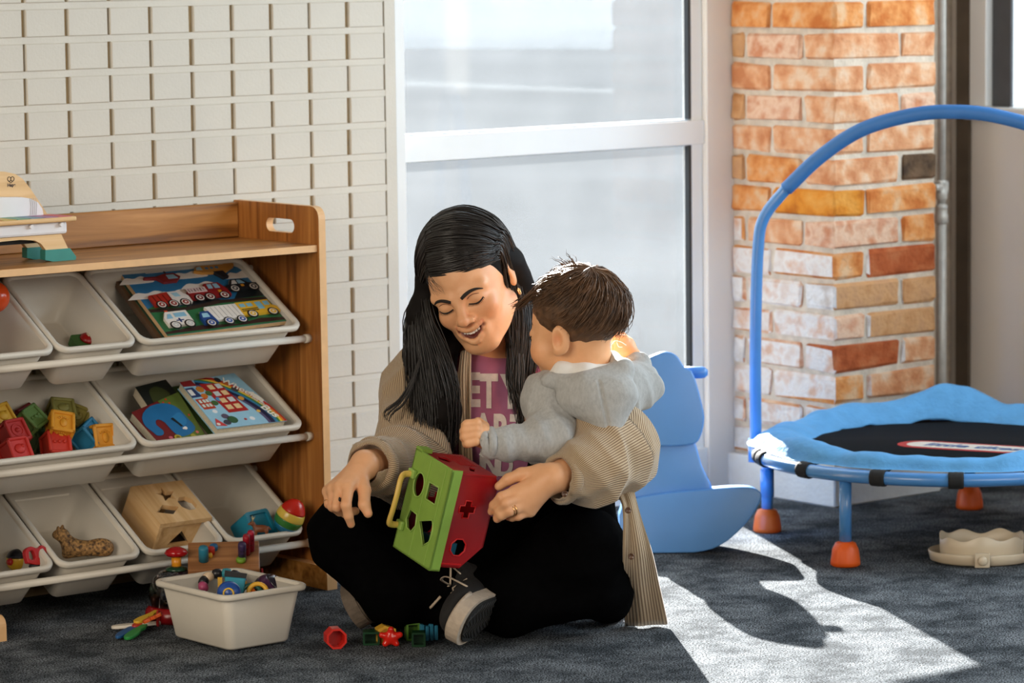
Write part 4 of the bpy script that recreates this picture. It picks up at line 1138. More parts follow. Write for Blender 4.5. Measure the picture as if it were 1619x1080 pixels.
# hammer bench
cB = [fl(x, y, .100) for x, y in ((297, 902), (411, 899))]
o = cB[0]; ux = nrm(np.array([*(cB[1] - cB[0])[:2], 0])); uy0 = np.cross([0, 0, 1], ux); TB = math.radians(20)
uy = uy0 * math.cos(TB) + np.array([0, 0, 1]) * math.sin(TB); uz = np.cross(ux, uy)
ob = np.array([o[0], o[1], .100]) - uz * .128
t = thing('hammer_bench', 'wooden peg bench with coloured pegs between the floor bin and the shelf', 'peg toy', frame(ob, ux, uy, uz))
def loc2(p): return (float((p - o)[:2] @ ux[:2]), 0.0)
def on_bench(px, py):
    r = _D + _R * (px - IW / 2) / F - _U * (py - IH / 2) / F
    q_ = _C + r * (((np.array([o[0], o[1], .100]) - _C) @ uz) / (r @ uz)) - np.array([o[0], o[1], .100])
    return float(q_ @ ux), float(q_ @ uy)
oak = wood('bench_oak', srgb(132, 84, 46), srgb(164, 112, 66), srgb(182, 130, 82), 0, .5)
lx = loc2(cB[1])[0]; ly = .105
bevel(MB().box((0, 0, .110), (lx, ly, .128)).build('top', oak, t), .002)
for x_ in (.006, lx - .018): MB().box((x_, .01, .05), (x_ + .012, ly - .01, .110)).build('end_board', oak, t)
for x_ in (lx + .004,): MB().tube([(x_, .03, .11), (x_ + .004, .03, .05)], .0022, 6).build('red_rod', cm(190, 24, 28, .3), t)
MB().tube([(lx + .001, .012, .095), (lx + .008, .012, .095)], .006, 10).build('yellow_knob', cm(214, 170, 50, .4), t)
def peg(px, py, hgt, r, col, flat=1.0, face=False):
    x, y = on_bench(px, py)
    y = min(max(y, .01), ly - .008); x = min(max(x, .01), lx - .01)
    m = MB().lathe([(r, .1285), (r, .128 + hgt - .003), (r * .85, .128 + hgt), (0, .128 + hgt)], 18, sx=flat, M=Matrix.Translation((x, y, 0)))
    pg_ = m.build('peg', cm(*col, rough=.45), t)
    if face:
        e_ = MB()
        for dx in (-.003, .003): e_.lathe([(.0012, 0), (0, .0005)], 6, M=Matrix.Translation((x + dx * flat, y - r - .0002, .128 + hgt * .62)) @ Matrix.Rotation(math.pi / 2, 4, 'X'))
        e_.tube([(x - .003, y - r, .128 + hgt * .40), (x, y - r - .0005, .128 + hgt * .36), (x + .003, y - r, .128 + hgt * .40)], .0005, 4)
        e_.build('face_print', cm(20, 18, 20), pg_)
peg(322, 887, .030, .0092, (40, 122, 148)); peg(338, 869, .010, .008, (36, 100, 150)); peg(334, 876, .014, .007, (190, 44, 30)); peg(332, 881, .008, .005, (222, 170, 50))
peg(383, 884, .034, .0095, (56, 40, 80), .8, True); peg(390, 876, .040, .0085, (160, 20, 40), .8, True); peg(397, 870, .040, .0085, (176, 24, 56), .8, True); peg(381, 888, .008, .0092, (110, 150, 44))
# bunch of plastic keys
q = fl(222, 1000, 0)
t = thing('plastic_keys', 'bunch of coloured plastic baby keys on the carpet beside the floor bin', 'baby keys', (q[0], q[1], 0))
for k_, (x0, y0, x1, y1, col, zz) in enumerate(((250, 985, 176, 992, (222, 214, 200), .014), (243, 975, 185, 1008, (36, 92, 150), .010), (246, 968, 214, 985, (222, 180, 50), .026), (250, 970, 212, 992, (190, 36, 26), .018), (252, 972, 226, 984, (214, 90, 30), .034), (232, 986, 200, 1010, (40, 140, 64), .012))):
    a_, b_ = fl(x0, y0, zz), fl(x1, y1, max(zz * .6, .007)); dv = b_ - a_; L_ = np.linalg.norm(dv); xd = dv / L_; yd = nrm(np.cross([0, 0, 1], xd)); zd = np.cross(xd, yd)
    kp = wavy([(-.004, -.005), (L_ * .3, -.006), (L_ * .6, -.010), (L_ * .9, -.009), (L_, 0), (L_ * .9, .009), (L_ * .6, .010), (L_ * .45, .006), (L_ * .3, .009), (L_ * .15, .006), (-.004, .005)], 40)
    m = MB().prism(kp, -.003, .003, M=frame(a_, xd, yd, zd)); bevel(m.build('key', cm(*col, rough=.4), t, world=True), .0015)
rc = fl(250, 978, .022)
MB().tube([rc + .013 * math.cos(a) * np.array([0, 0, 1]) + .013 * math.sin(a) * _fh for a in np.linspace(0, 6.283, 16, endpoint=False)], .0028, 7, closed=True).build('key_ring', cm(176, 30, 30, .4), t, world=True)
# shapes spilled on the carpet
def floor_frame(px, py, yaw=0.0, z=0.0):
    q_ = fl(px, py, 0); ca, sa = math.cos(yaw), math.sin(yaw)
    x_ = _rt * ca + _fh * sa; y_ = -_rt * sa + _fh * ca
    return frame((q_[0], q_[1], z), x_, y_, (0, 0, 1))
GS = 'sorter shapes spilled on the carpet'
M = floor_frame(530, 1024, .25)
t = thing('shape_block', 'red octagonal hollow block on the carpet', 'block', M, GS)
oc = lambda r: [(r * math.cos(math.pi / 8 + k_ * math.pi / 4), r * math.sin(math.pi / 8 + k_ * math.pi / 4) + .0185) for k_ in range(8)]
v_, f_ = holed(oc(.0196), [oc(.0158)], 0, .030)
MB().add([(x, z - .016, y) for x, y, z in v_], [f[::-1] for f in f_]).build('tube', cm(206, 36, 24, .35), t)
MB().prism([(x, y) for x, y in oc(.0158)], 0, .003, M=Matrix(((1, 0, 0, 0), (0, 0, 1, .010), (0, 1, 0, 0), (0, 0, 0, 1)))).build('end_wall', cm(176, 28, 20, .4), t)
def hollow(px, py, yaw, s, h, col, label):
    t_ = thing('shape_block', label, 'block', floor_frame(px, py, yaw), GS)
    v2_, f2_ = holed(rrect(-s, s, 0, h, .002, 2), [rrect(-s + .0035, s - .0035, .0035, h - .0035, .001, 2)], -s, s)
    MB().add([(x, z, y) for x, y, z in v2_], [f[::-1] for f in f2_]).build('tube', cm(*col, rough=.35), t_)
    MB().box((-s + .003, s - .006, .003), (s - .003, s - .003, h - .003)).build('end_wall', cm(*col, rough=.35), t_)
hollow(587, 1018, .05, .015, .024, (14, 56, 30), 'dark green square block between the red block and the yellow one')
hollow(662, 1021, .02, .0125, .026, (12, 52, 26), 'dark green hollow cube in front of the blue ridged block')
hollow(652, 1011, .2, .0125, .032, (92, 134, 52), 'light green hollow block behind the blue ridged block')
t = thing('shape_block', 'yellow triangular block leaning behind the red star', 'block', floor_frame(610, 1016, .3), GS)
MB().prism([(-.017, 0), (.017, 0), (.016, .026), (-.004, .033), (-.017, .027)], -.012, .012, M=Matrix(((1, 0, 0, 0), (0, 0, 1, .0), (0, 1, 0, 0), (0, 0, 0, 1)))).build('wedge', cm(222, 170, 56, .4), t)
MB().prism([(-.013, .0), (.013, 0), (.012, .022), (-.003, .028), (-.013, .023)], -.0125, -.011, M=Matrix(((1, 0, 0, 0), (0, 0, 1, .0), (0, 1, 0, 0), (0, 0, 0, 1)))).build('inset', cm(190, 130, 40, .5), t)
Mst = floor_frame(618, 1022, .1)
t = thing('shape_block', 'glossy red star block lying on its points', 'block', Mst, GS)
sc_ = lambda x, y, z: np.array(Mst @ Vector((x, y, z)))
sdf_obj('star', [ell(sc_(0, 0, .016), (.011, .009, .012), np.array(Mst.to_3x3()))] + [cap(sc_(0, 0, .016), sc_(.017 * math.cos(a), -.004, .017 + .0145 * math.sin(a)), .0085, .0055, k=.004) for a in np.linspace(.3, 6.58, 6)[:-1]], .0016, cm(206, 34, 22, .18), t, floor=.001)
t = thing('shape_block', 'blue ridged block beside the shoe', 'block', floor_frame(677, 1011, .35), GS)
for k_ in range(4): bevel(MB().box((-.017 + .0085 * k_, -.014, .0), (-.011 + .0085 * k_, .014, .030 - .003 * (k_ % 2))).build('ridge', cm(52, 128, 160, .3), t), .001)
MB().box((-.016, -.011, .002), (.014, .011, .024)).build('core', cm(40, 104, 140, .4), t)

# shape sorter held in the woman's lap
ax3 = np.array([[.548, -.22, .807], [.194, .937, .29], [.81, -.175, -.56]])      # rows: width, height, depth in right, up, toward
u_, s_, v_ = np.linalg.svd(ax3); ax3 = u_ @ v_
Wv, Hv, Dv = (VIEW @ r for r in ax3)
TW, TH_, TD = .128, .185, .105
corner = P(716, 744, 6.045)                                  # near top corner where lid meets body
base = corner - Wv * TW - Hv * TH_                           # lower left of the green lid
Ms = frame(base, Wv, Hv, np.cross(Wv, Hv))
dsg = float(np.dot(np.cross(Wv, Hv), Dv))                    # depth runs along -z of this frame
so = thing('shape_sorter', 'red plastic shape sorter case with green lid and yellow handle held in the lap', 'shape sorter', Ms)
sg = -1 if dsg < 0 else 1
grn, grn2, redp, yel = cm(128, 164, 66, .45), cm(146, 180, 84, .45), cm(150, 14, 20, .35), cm(222, 186, 92, .4)
h1 = [(.036 + .017 * math.cos(a), .128 + .022 * math.sin(a)) for a in np.linspace(0, 6.283, 24, endpoint=False)]
h2 = rrect(.066, .100, .112, .144, .001, 1)
h3 = [(.022, .060), (.030, .046), (.046, .044), (.056, .058), (.052, .078), (.028, .080)]
h4 = [(.064, .070), (.092, .034)] + [(.064 + .048 * math.cos(a), .062 + .040 * math.sin(a)) for a in np.linspace(-.42, .62, 6)]
Z = lambda z: sg * z
lo_, hi_ = sorted((Z(-.006), Z(0)))
v_, f_ = holed(rrect(0, TW, 0, TH_, .003, 2), [h1, h2, h3, h4], min(Z(0), Z(.004)), max(Z(0), Z(.004)))
MB().add(v_, f_).build('lid', grn, so)
for hh in (h1, h2, h3, h4): MB().tube([(x, y, Z(-.0004)) for x, y in hh], .0016, 6, closed=True).build('hole_rim', grn2, so)
for x_ in (.056, .108): MB().box((x_, .004, min(Z(-.001), Z(0))), (x_ + .002, TH_ - .004, max(Z(-.001), Z(0)))).build('lid_ridge', grn2, so)
def bxz(lo, hi, nm, m, par=so, bv=0):
    l2 = (lo[0], lo[1], min(Z(lo[2]), Z(hi[2]))); h2_ = (hi[0], hi[1], max(Z(lo[2]), Z(hi[2])))
    o_ = MB().box(l2, h2_).build(nm, m, par)
    return bevel(o_, bv) if bv else o_
bxz((TW - .003, 0, 0), (TW, TH_, .022), 'lid_skirt', grn); bxz((0, TH_ - .003, 0), (TW * .16, TH_ + .004, .022), 'lid_skirt', grn); bxz((0, 0, 0), (TW, .003, .022), 'lid_skirt', grn); bxz((0, 0, 0), (.003, TH_, .022), 'lid_skirt', grn)
# body: walls with holes
pls = [(TD * .50 + .016 * x, TH_ * .62 + .016 * y) for x, y in ((-.4, -1), (.4, -1), (.4, -.4), (1, -.4), (1, .4), (.4, .4), (.4, 1), (-.4, 1), (-.4, .4), (-1, .4), (-1, -.4), (-.4, -.4))]
octg = [(TD * .50 + .0165 * math.cos(a), TH_ * .24 + .0165 * math.sin(a)) for a in np.linspace(.39, 6.67, 8, endpoint=False)]
sidepoly = [(.004, .006), (TD * .62, .006), (TD, TH_ * .26), (TD, TH_ * .90), (TD * .9, TH_ - .006), (.004, TH_ - .006)]
v_, f_ = holed(sidepoly, [pls, octg], 0, .003)
MB().add([(TW - .006 - z, y, Z(x)) for x, y, z in v_], [f if sg < 0 else f[::-1] for f in f_]).build('side_wall', redp, so)
for hh in (pls, octg): MB().tube([(TW - .0055, y, Z(x)) for x, y in hh], .0014, 6, closed=True).build('hole_rim', cm(196, 24, 26, .3), so)
MB().add([(.004 + z, y, Z(x)) for x, y, z in v_], [f if sg > 0 else f[::-1] for f in f_]).build('side_wall', redp, so)
wvh = [(TW * .20, TD * .30), (TW * .34, TD * .22), (TW * .46, TD * .34), (TW * .40, TD * .44), (TW * .26, TD * .42)]; slot = [(TW * .62, TD * .62), (TW * .80, TD * .50), (TW * .84, TD * .56), (TW * .68, TD * .70)]
v_, f_ = holed([(.004, .004), (TW - .004, .004), (TW - .004, TD * .92), (.004, TD * .92)], [wvh, slot], 0, .003)
MB().add([(x, TH_ - .008 + z, Z(y)) for x, y, z in v_], [f if sg < 0 else f[::-1] for f in f_]).build('top_wall', redp, so)
for k_ in range(7): bxz((TW * .12 + .0, TH_ - .0052, TD * (.50 + .05 * k_)), (TW * .56, TH_ - .0040, TD * (.52 + .05 * k_)), 'rib', cm(168, 20, 24, .35))
bxz((.004, TH_ * .26, TD - .003), (TW - .006, TH_ * .90, TD), 'rear_wall', redp)
bxz((.004, .006, .004), (TW - .006, .009, TD * .62), 'bottom_wall', redp)
bxz((TW - .0062, .012, .006), (TW - .0045, .0145, TD * .64), 'moulding', cm(190, 22, 26, .3))
bxz((TW * .35, .012, TD * .25), (TW * .80, .045, TD * .6), 'shape_inside', cm(30, 110, 140, .4))
# handle
hp_ = [(.012, .140, -.004), (.012, .138, -.020), (.020, .130, -.030), (.026, .105, -.034), (.024, .075, -.034), (.016, .050, -.030), (.010, .044, -.018), (.008, .044, -.004)]
MB().tube(spline([(x, y, Z(z)) for x, y, z in hp_], 32), .0062, 10, flat=.75).build('handle', yel, so)
for y_ in (.140, .044): bxz((.002, y_ - .007, -.008), (.022, y_ + .009, .0), 'handle_hinge', grn2, bv=.002)

# ------------------------------------------------------------------ trampoline
TC = np.array([5.27, 4.975]); TR_, TZ = .405, .186
tramp = thing('toddler_trampoline', 'blue toddler trampoline with arched handle bar and orange feet', 'trampoline', (TC[0], TC[1], 0))
blu = mat('steel_blue_paint', srgb(70, 132, 196), .28, .05, 20, spec=.6, coat=.3)
bfab = mat('pad_blue_fabric', srgb(84, 152, 206), .75, .07, 25, bump=.6, bscale=70)
orng = mat('foot_orange_plastic', srgb(226, 92, 22), .45, .05, 20)
blk = mat('elastic_black', (.008, .009, .010), .85, .2, 200)
matm = mat('jump_mat_black', (.006, .007, .009), .9, .25, 300, spec=.08)
pol = lambda a, r, z: (r * math.cos(a), r * math.sin(a), z)
MB().tube([pol(a, TR_, TZ) for a in np.linspace(0, 2 * math.pi, 72, endpoint=False)], .0135, 12, closed=True).build('rim_tube', blu, tramp)
legs = [191, 124, 37.5, 258, 325]
for d in legs:
    a = math.radians(d)
    MB().tube([pol(a, TR_ - .012, .035), pol(a, TR_ - .012, TZ)], .0125, 12).build('leg', blu, tramp)
    ft = MB().lathe([(.026, .0), (.0300, .003), (.0298, .010), (.0265, .034), (.0205, .047), (.0130, .050)], 24, M=Matrix.Translation(pol(a, TR_ - .012, 0)))
    ft.build('foot', orng, tramp)
a124 = math.radians(124)
MB().tube([pol(a124, TR_ - .012, .075), pol(a124, TR_ - .012, .135)], .0150, 12).build('leg_sleeve', blu, tramp)
# black elastic loops round the rim
angs = []
for px_, py_ in ((1244, 724), (1312, 738), (1410, 748), (1510, 752), (1610, 748)):
    q = onz(px_, py_, TZ) - np.array([TC[0], TC[1], 0]); angs.append(math.atan2(q[1], q[0]))
st = (angs[-1] - angs[0]) % (2 * math.pi) / 4
angs += [angs[-1] + st * k for k in range(1, 1 + int((2 * math.pi - st * 4) / st))]
for a in angs:
    w = .030 / TR_
    MB().tube([pol(a - w / 2 + w * f, TR_, TZ) for f in np.linspace(0, 1, 7)], [.0165, .0172, .0168, .0174, .0168, .0172, .0165], 14).build('elastic_loop', blk, tramp)
    MB().box((0, 0, 0), (1, 1, 1)) if False else None
    m = MB(); p0, p1 = [np.array(pol(a + s * w / 2, TR_, TZ + .012)) for s in (-1, 1)]; p2, p3 = [np.array(pol(a + s * w / 2.4, .30, TZ + .020)) for s in (1, -1)]
    m.add([p0, p1, p2, p3] + [p - (0, 0, .003) for p in (p0, p1, p2, p3)], [(0, 1, 2, 3), (7, 6, 5, 4), (0, 4, 5, 1), (1, 5, 6, 2), (2, 6, 7, 3), (3, 7, 4, 0)]).build('elastic_strap', blk, tramp)
MB().lathe([(.0, TZ + .014), (.318, TZ + .014), (.320, TZ + .017), (.318, TZ + .020), (0, TZ + .020)], 64).build('jump_mat', matm, tramp)
# printed oval badge with blue lettering
b0, b1_ = onz(1421, 700, TZ + .021), onz(1640, 713, TZ + .021)
o0 = np.array([TC[0], TC[1], 0]); mid = (b0 + b1_) / 2 - o0; ud = nrm((b1_ - b0)[:2].tolist() + [0]); vd = np.cross([0, 0, 1], ud); hl_ = np.linalg.norm(b1_ - b0) / 2
fr_ = lambda u, v: (mid[0] + u * ud[0] + v * vd[0], mid[1] + u * ud[1] + v * vd[1])
def stadium(L, r): return [(L * sg_ + r * math.cos(a), r * math.sin(a)) for sg_, a0 in ((1, -math.pi / 2), (-1, math.pi / 2)) for a in np.linspace(a0, a0 + math.pi, 10)]
A = Art(fr_)
A.poly(stadium(hl_ - .050, .050), (168, 34, 36), TZ + .0202, TZ + .0208); A.poly(stadium(hl_ - .056, .036), (206, 200, 190), TZ + .0208, TZ + .0212)
A.text('little tikes', 0.01, 0, .052, (40, 84, 140), 0, TZ + .0216, bold=.0015, shear=.25)
A.build('badge', tramp)
# soft pad round the edge
rs = np.random.RandomState(4)
na, nr_ = 144, 13
V = []; 
ph = rs.uniform(0, 6.3, 8)
def wr(a, k): return sum(math.sin(a * f + ph[i] + k) * w for i, (f, w) in enumerate(((3, .5), (7, .35), (11, .25), (17, .2), (29, .12), (41, .08)))) 
for top in (1, 0):
    for i in range(na):
        a = 2 * math.pi * i / na
        back = .5 + .5 * math.cos(a - math.radians(52))        # far side of the pad stands up
        back = back ** 1.6
        front = max(0.0, math.cos(a - math.radians(232)))
        for j in range(nr_):
            f = j / (nr_ - 1)
            r = .285 + .035 * front * (1 - f) + f * (.128 + .012 * wr(a, 1.0) - .022 * front) + .010 * wr(a, 0) * (1 - f)
            z = TZ + .020 + .022 * math.sin(math.pi * min(1, f * 1.05)) ** .8 + .008 * wr(a * 1.3, 2 + 2.2 * f) * (.4 + f * (1 - f) * 2.5)
            z += back * (.016 * math.sin(f * math.pi * .75) + .010 * wr(a, 5)) + .030 * math.exp(-((((a - math.radians(40) + math.pi) % (2 * math.pi)) - math.pi) / .28) ** 2) * math.sin(f * math.pi * .8)
            z -= max(0, f - .8) * .12 * (1 - .6 * back)
            V.append(pol(a, r, max(z - (0 if top else .006), TZ + .0145)))
Q = []
N0 = na * nr_
for i in range(na):
    i2 = (i + 1) % na
    for j in range(nr_ - 1):
        a_, b_, c_, d_ = i * nr_ + j, i * nr_ + j + 1, i2 * nr_ + j + 1, i2 * nr_ + j
        Q.append((a_, b_, c_, d_)); Q.append((N0 + d_, N0 + c_, N0 + b_, N0 + a_))
    for j in (0, nr_ - 1):
        a_, d_ = i * nr_ + j, i2 * nr_ + j
        Q.append((a_, d_, N0 + d_, N0 + a_) if j == 0 else (d_, a_, N0 + a_, N0 + d_))
pad = link('pad_cover', np_mesh('pad_cover', np.array(V), np.array(Q)), bfab, tramp)
sdm = pad.modifiers.new('s', 'SUBSURF'); sdm.levels = 1; sdm.render_levels = 1
# handle bar: post, elbow and arch across the trampoline
L0_ = np.array(pol(a124, TR_ + .012, 0)); R0_ = np.array(pol(a124 + math.pi, TR_ + .012, 0)); mid_ = (L0_ + R0_) / 2; hd_ = (R0_ - L0_) / 2
def hb(f, z): return tuple(mid_ + hd_ * f + np.array([0, 0, z]))
arch = [hb(-1.0, .16), hb(-1.0, .40), hb(-.985, .60), hb(-.95, .672), hb(-.85, .725), hb(-.68, .795), hb(-.45, .860), hb(-.2, .888), hb(0, .893)]
full = spline(arch, 40).tolist(); full += [tuple(np.array(hb(0, 0)) * 2 * np.array([1, 1, 0]) - np.array([x, y, -z])) for x, y, z in full[::-1][1:]]
MB().tube(spline([hb(-1.0, .155), hb(-1.0, .40), hb(-.985, .60), hb(-.95, .672), hb(-.83, .735)], 26), .0125, 14).build('handle_post', blu, tramp)
MB().tube(spline([hb(1.0, .155), hb(1.0, .40), hb(.985, .60), hb(.95, .672), hb(.83, .735)], 26), .0125, 14).build('handle_post', blu, tramp)
fo = mat('foam_grip_blue', srgb(52, 112, 178), .55, .05, 30)
MB().tube(spline([hb(-.84, .730), hb(-.66, .800), hb(-.45, .856), hb(-.2, .886), hb(0, .893), hb(.2, .886), hb(.45, .856), hb(.66, .800), hb(.84, .730)], 50), .0150, 14).build('handle_arch', fo, tramp)
for s_ in (-1, 1): MB().tube([hb(s_, .150), hb(s_, .20)], .0165, 12).build('handle_clamp', blu, tramp)

# ------------------------------------------------------------------ blue rocking toy
RD = 7.20
rk = onz(1090, 862)
rock = thing('rocking_toy', 'smooth blue plastic rocking seat toy behind the toddler', 'rocking toy', (rk[0], rk[1], 0))
rbl = mat('rocker_blue_plastic', srgb(84, 142, 212), .32, .04, 10, spec=.5)
def slab(nm, pts, d0, d1, bw, taper=1.0):
    """moulded piece: side outline given in the plane facing the photo, with real depth from d0 to d1"""
    V = []
    n_ = len(pts)
    cx = np.mean([p[0] for p in pts]); cy = np.mean([p[1] for p in pts])
    for k_, d in enumerate((d0, d1)):
        for x, y in pts:
            q_ = P(cx + (x - cx), cy + (y - cy), RD) - _D * (RD - d)
            q_[2] = max(q_[2], .002); V.append(q_)
    m_ = MB()
    fs_ = [tuple(range(n_))[::-1], tuple(range(n_, 2 * n_))] + [(i_, (i_ + 1) % n_, (i_ + 1) % n_ + n_, i_ + n_) for i_ in range(n_)]
    m_.add(V, fs_, 0, True)
    ob_ = m_.build(nm, rbl, rock, world=True)
    bm_ = bmesh.new(); bm_.from_mesh(ob_.data); bmesh.ops.recalc_face_normals(bm_, faces=bm_.faces); bm_.to_mesh(ob_.data); bm_.free()
    for f_ in ob_.data.polygons: f_.use_smooth = True
    bevel(ob_, bw, 5, .3)
    return ob_
cr_ = lambda pts, n_: [tuple(q_) for q_ in spline(pts + [pts[0]], n_)[:-1]]
slab('rocker_base', cr_([(978, 812), (990, 790), (1040, 779), (1110, 772), (1168, 768), (1194, 772), (1200, 788), (1176, 826), (1136, 860), (1090, 872), (1010, 874), (982, 850)], 40), RD - .06, RD + .045, .036)
slab('body', cr_([(1046, 690), (1070, 688), (1094, 692), (1108, 735), (1124, 776), (1080, 786), (1000, 786), (996, 740), (1000, 700)], 28), RD - .048, RD + .035, .030)
slab('head', cr_([(985, 640), (986, 600), (1005, 575), (1036, 560), (1052, 556), (1068, 562), (1080, 580), (1094, 590), (1108, 640), (1111, 664), (1104, 692), (1090, 702), (1040, 704), (995, 696)], 36), RD - .06, RD + .045, .036)
MB().tube([P(1066, 589, RD), P(1108, 589, RD), P(1114, 589, RD), P(1119, 589, RD)], [.0125, .0125, .0115, .006], 14).build('handle', rbl, rock, world=True)
MB().tube([P(1050, 591, RD), P(1012, 592, RD)], .0125, 14).build('handle', rbl, rock, world=True)
MB().lathe([(.0, .004), (.004, .003), (.005, 0), (0, -.001)], 12, M=frame(P(1051, 790, RD - .055), VIEW[:, 0], VIEW[:, 1], VIEW[:, 2])).build('screw_cap', mat('screw_pale', srgb(170, 196, 226), .4), rock, world=True)

# ------------------------------------------------------------------ beige plastic tray seat
q = onz(1552, 886)
bo = thing('booster_seat', 'beige plastic tray seat with a wavy rim on the carpet under the trampoline', 'booster seat', frame((q[0], q[1], 0), _rt, _fh, (0, 0, 1)))
beige = mat('beige_plastic', srgb(206, 192, 168), .35, .03, 15)
MB().lathe([(.092, .0), (.104, .004), (.108, .022), (.1065, .024), (.104, .022), (.098, .010), (0, .008)], 48, sy=.78).build('tray', beige, bo)
n = 96; V = []; Q = []
for i in range(n):
    a = 2 * math.pi * i / n
    zt = .052 + .0045 * math.sin(7 * a + .6) + .003 * math.sin(3 * a)
    for r, z in ((.083, .009), (.0845, .03), (.085, zt - .001), (.084, zt), (.0825, zt - .001), (.081, .03), (.080, .009)): V.append((r * math.cos(a), .74 * r * math.sin(a), z))
for i in range(n):
    for j in range(6): Q.append((i * 7 + j, ((i + 1) % n) * 7 + j, ((i + 1) % n) * 7 + j + 1, i * 7 + j + 1))
link('wavy_wall', np_mesh('wavy_wall', np.array(V), np.array(Q)), beige, bo)
bevel(MB().box((-.026, -.092, .001), (.004, -.086, .030)).build('clip_plate', beige, bo), .0015)
MB().lathe([(.0095, 0), (.0095, .004), (.0075, .007), (0, .007)], 18, M=Matrix.Translation((-.011, -.092, .0155)) @ Matrix.Rotation(math.pi / 2, 4, 'X')).build('clip_knob', beige, bo)

# ------------------------------------------------------------------ things outside the windows
MB().add([onz(x, y, -.117) for x, y in ((706, 148), (741, 148), (741, 2), (702, -40))] + [onz(x, y, -.13) for x, y in ((706, 148), (741, 148), (741, 2), (702, -40))], [(0, 1, 2, 3), (7, 6, 5, 4), (0, 4, 5, 1), (1, 5, 6, 2), (2, 6, 7, 3), (3, 7, 4, 0)]).build('post_stand_in', mat('post_stand_in_white', (.094, .097, .10), 1, .03, spec=0.0), kind='structure', label='flat white strip on the pavement standing in for a post')  # flat ground strip stands in for an upright white post, without its shadow
q = onz(1602, 66, -.12)
lw = thing('low_wall_outside', 'low dark wall on the pavement beyond the right window', None, frame((q[0], q[1], -.12), _rt, _fh, (0, 0, 1)), kind='structure')
nv = mat('wall_navy', (.012, .017, .03), .9, .2, 3, spec=0.0)
MB().box((-.5, 0, 0), (.9, .4, .24)).build('wall_body', nv, lw)
MB().box((-.53, -.03, .24), (.93, .43, .28), ch=.01).build('coping', nv, lw)

# ------------------------------------------------------------------ people: materials
def skin(name, c, c2):
    m = mat(name, c, .46, .05, 60, sss=.12, spec=.4, bump=.05, bscale=600, col2=c2)
    nt = m.node_tree; b = nt.nodes['Principled BSDF']
    cr = [x for x in nt.nodes if x.type == 'VALTORGB'][0]
    at = nt.nodes.new('ShaderNodeAttribute'); at.attribute_name = 'tint'
    mx = nt.nodes.new('ShaderNodeMix'); mx.data_type = 'RGBA'; mx.blend_type = 'MULTIPLY'; mx.inputs[0].default_value = 1
    nt.links.new(cr.outputs[0], mx.inputs[6]); nt.links.new(at.outputs['Color'], mx.inputs[7]); nt.links.new(mx.outputs[2], b.inputs['Base Color'])
    return m
def ribbed(name, c_lo, c_hi, pitch):
    """corduroy: fine wales along the cloth's own rib coordinate"""
    m = mat(name, c_hi, .9, .06, 20, spec=.2, sheen=.3)
    nt = m.node_tree; b = nt.nodes['Principled BSDF']
    at = nt.nodes.new('ShaderNodeAttribute'); at.attribute_name = 'rib'
    mu = nt.nodes.new('ShaderNodeMath'); mu.operation = 'MULTIPLY'; mu.inputs[1].default_value = 2 * math.pi / pitch
    sn = nt.nodes.new('ShaderNodeMath'); sn.operation = 'SINE'
    mr = nt.nodes.new('ShaderNodeMapRange'); mr.inputs[1].default_value = -1; mr.inputs[2].default_value = .6
    nt.links.new(at.outputs['Fac'], mu.inputs[0]); nt.links.new(mu.outputs[0], sn.inputs[0]); nt.links.new(sn.outputs[0], mr.inputs[0])
    mx = nt.nodes.new('ShaderNodeMix'); mx.data_type = 'RGBA'
    mx.inputs[6].default_value = (*c_lo, 1); mx.inputs[7].default_value = (*c_hi, 1)
    nt.links.new(mr.outputs[0], mx.inputs[0]); nt.links.new(mx.outputs[2], b.inputs['Base Color'])
    bp = nt.nodes.new('ShaderNodeBump'); bp.inputs['Strength'].default_value = .8; bp.inputs['Distance'].default_value = .0012
    nt.links.new(mr.outputs[0], bp.inputs['Height']); nt.links.new(bp.outputs[0], b.inputs['Normal'])
    return m
skinW = skin('skin_tan', srgb(222, 164, 120), srgb(228, 172, 128))
hairW = mat('hair_black', (.0085, .006, .005), .38, .4, 40, spec=.5)
hairU = mat('hair_black_under', (.006, .0045, .004), .7, .3, 40, spec=.12)
cord = ribbed('beige_corduroy', srgb(128, 102, 76), srgb(198, 174, 142), .0042)
pinkm = mat('tee_pink', srgb(172, 108, 142), .9, .06, 50, bump=.15, bscale=900, spec=.15)
blackm = mat('trousers_black', (.0016, .0016, .0018), .95, .2, 50, spec=.02)
goldm = mat('ring_gold', srgb(222, 170, 110), .22, .03, metal=1.0)
inkm = mat('tattoo_ink', (.02, .018, .016), .7)
def folds(seed, amp, freq, k=5):
    rs = np.random.RandomState(seed)
    W = rs.normal(0, 1, (k, 3)); W /= np.linalg.norm(W, axis=1)[:, None]; W *= freq * rs.uniform(.6, 1.6, (k, 1)); ph = rs.uniform(0, 6.3, k)
    W2 = rs.normal(0, freq * .35, (k, 3))
    def f(X):
        d = np.zeros(len(X))
        for i in range(k):
            s = np.sin(X @ W[i] + ph[i] + 1.4 * np.sin(X @ W2[i]))
            d += np.abs(s) - .6
        return amp * d / k * 2
    return f
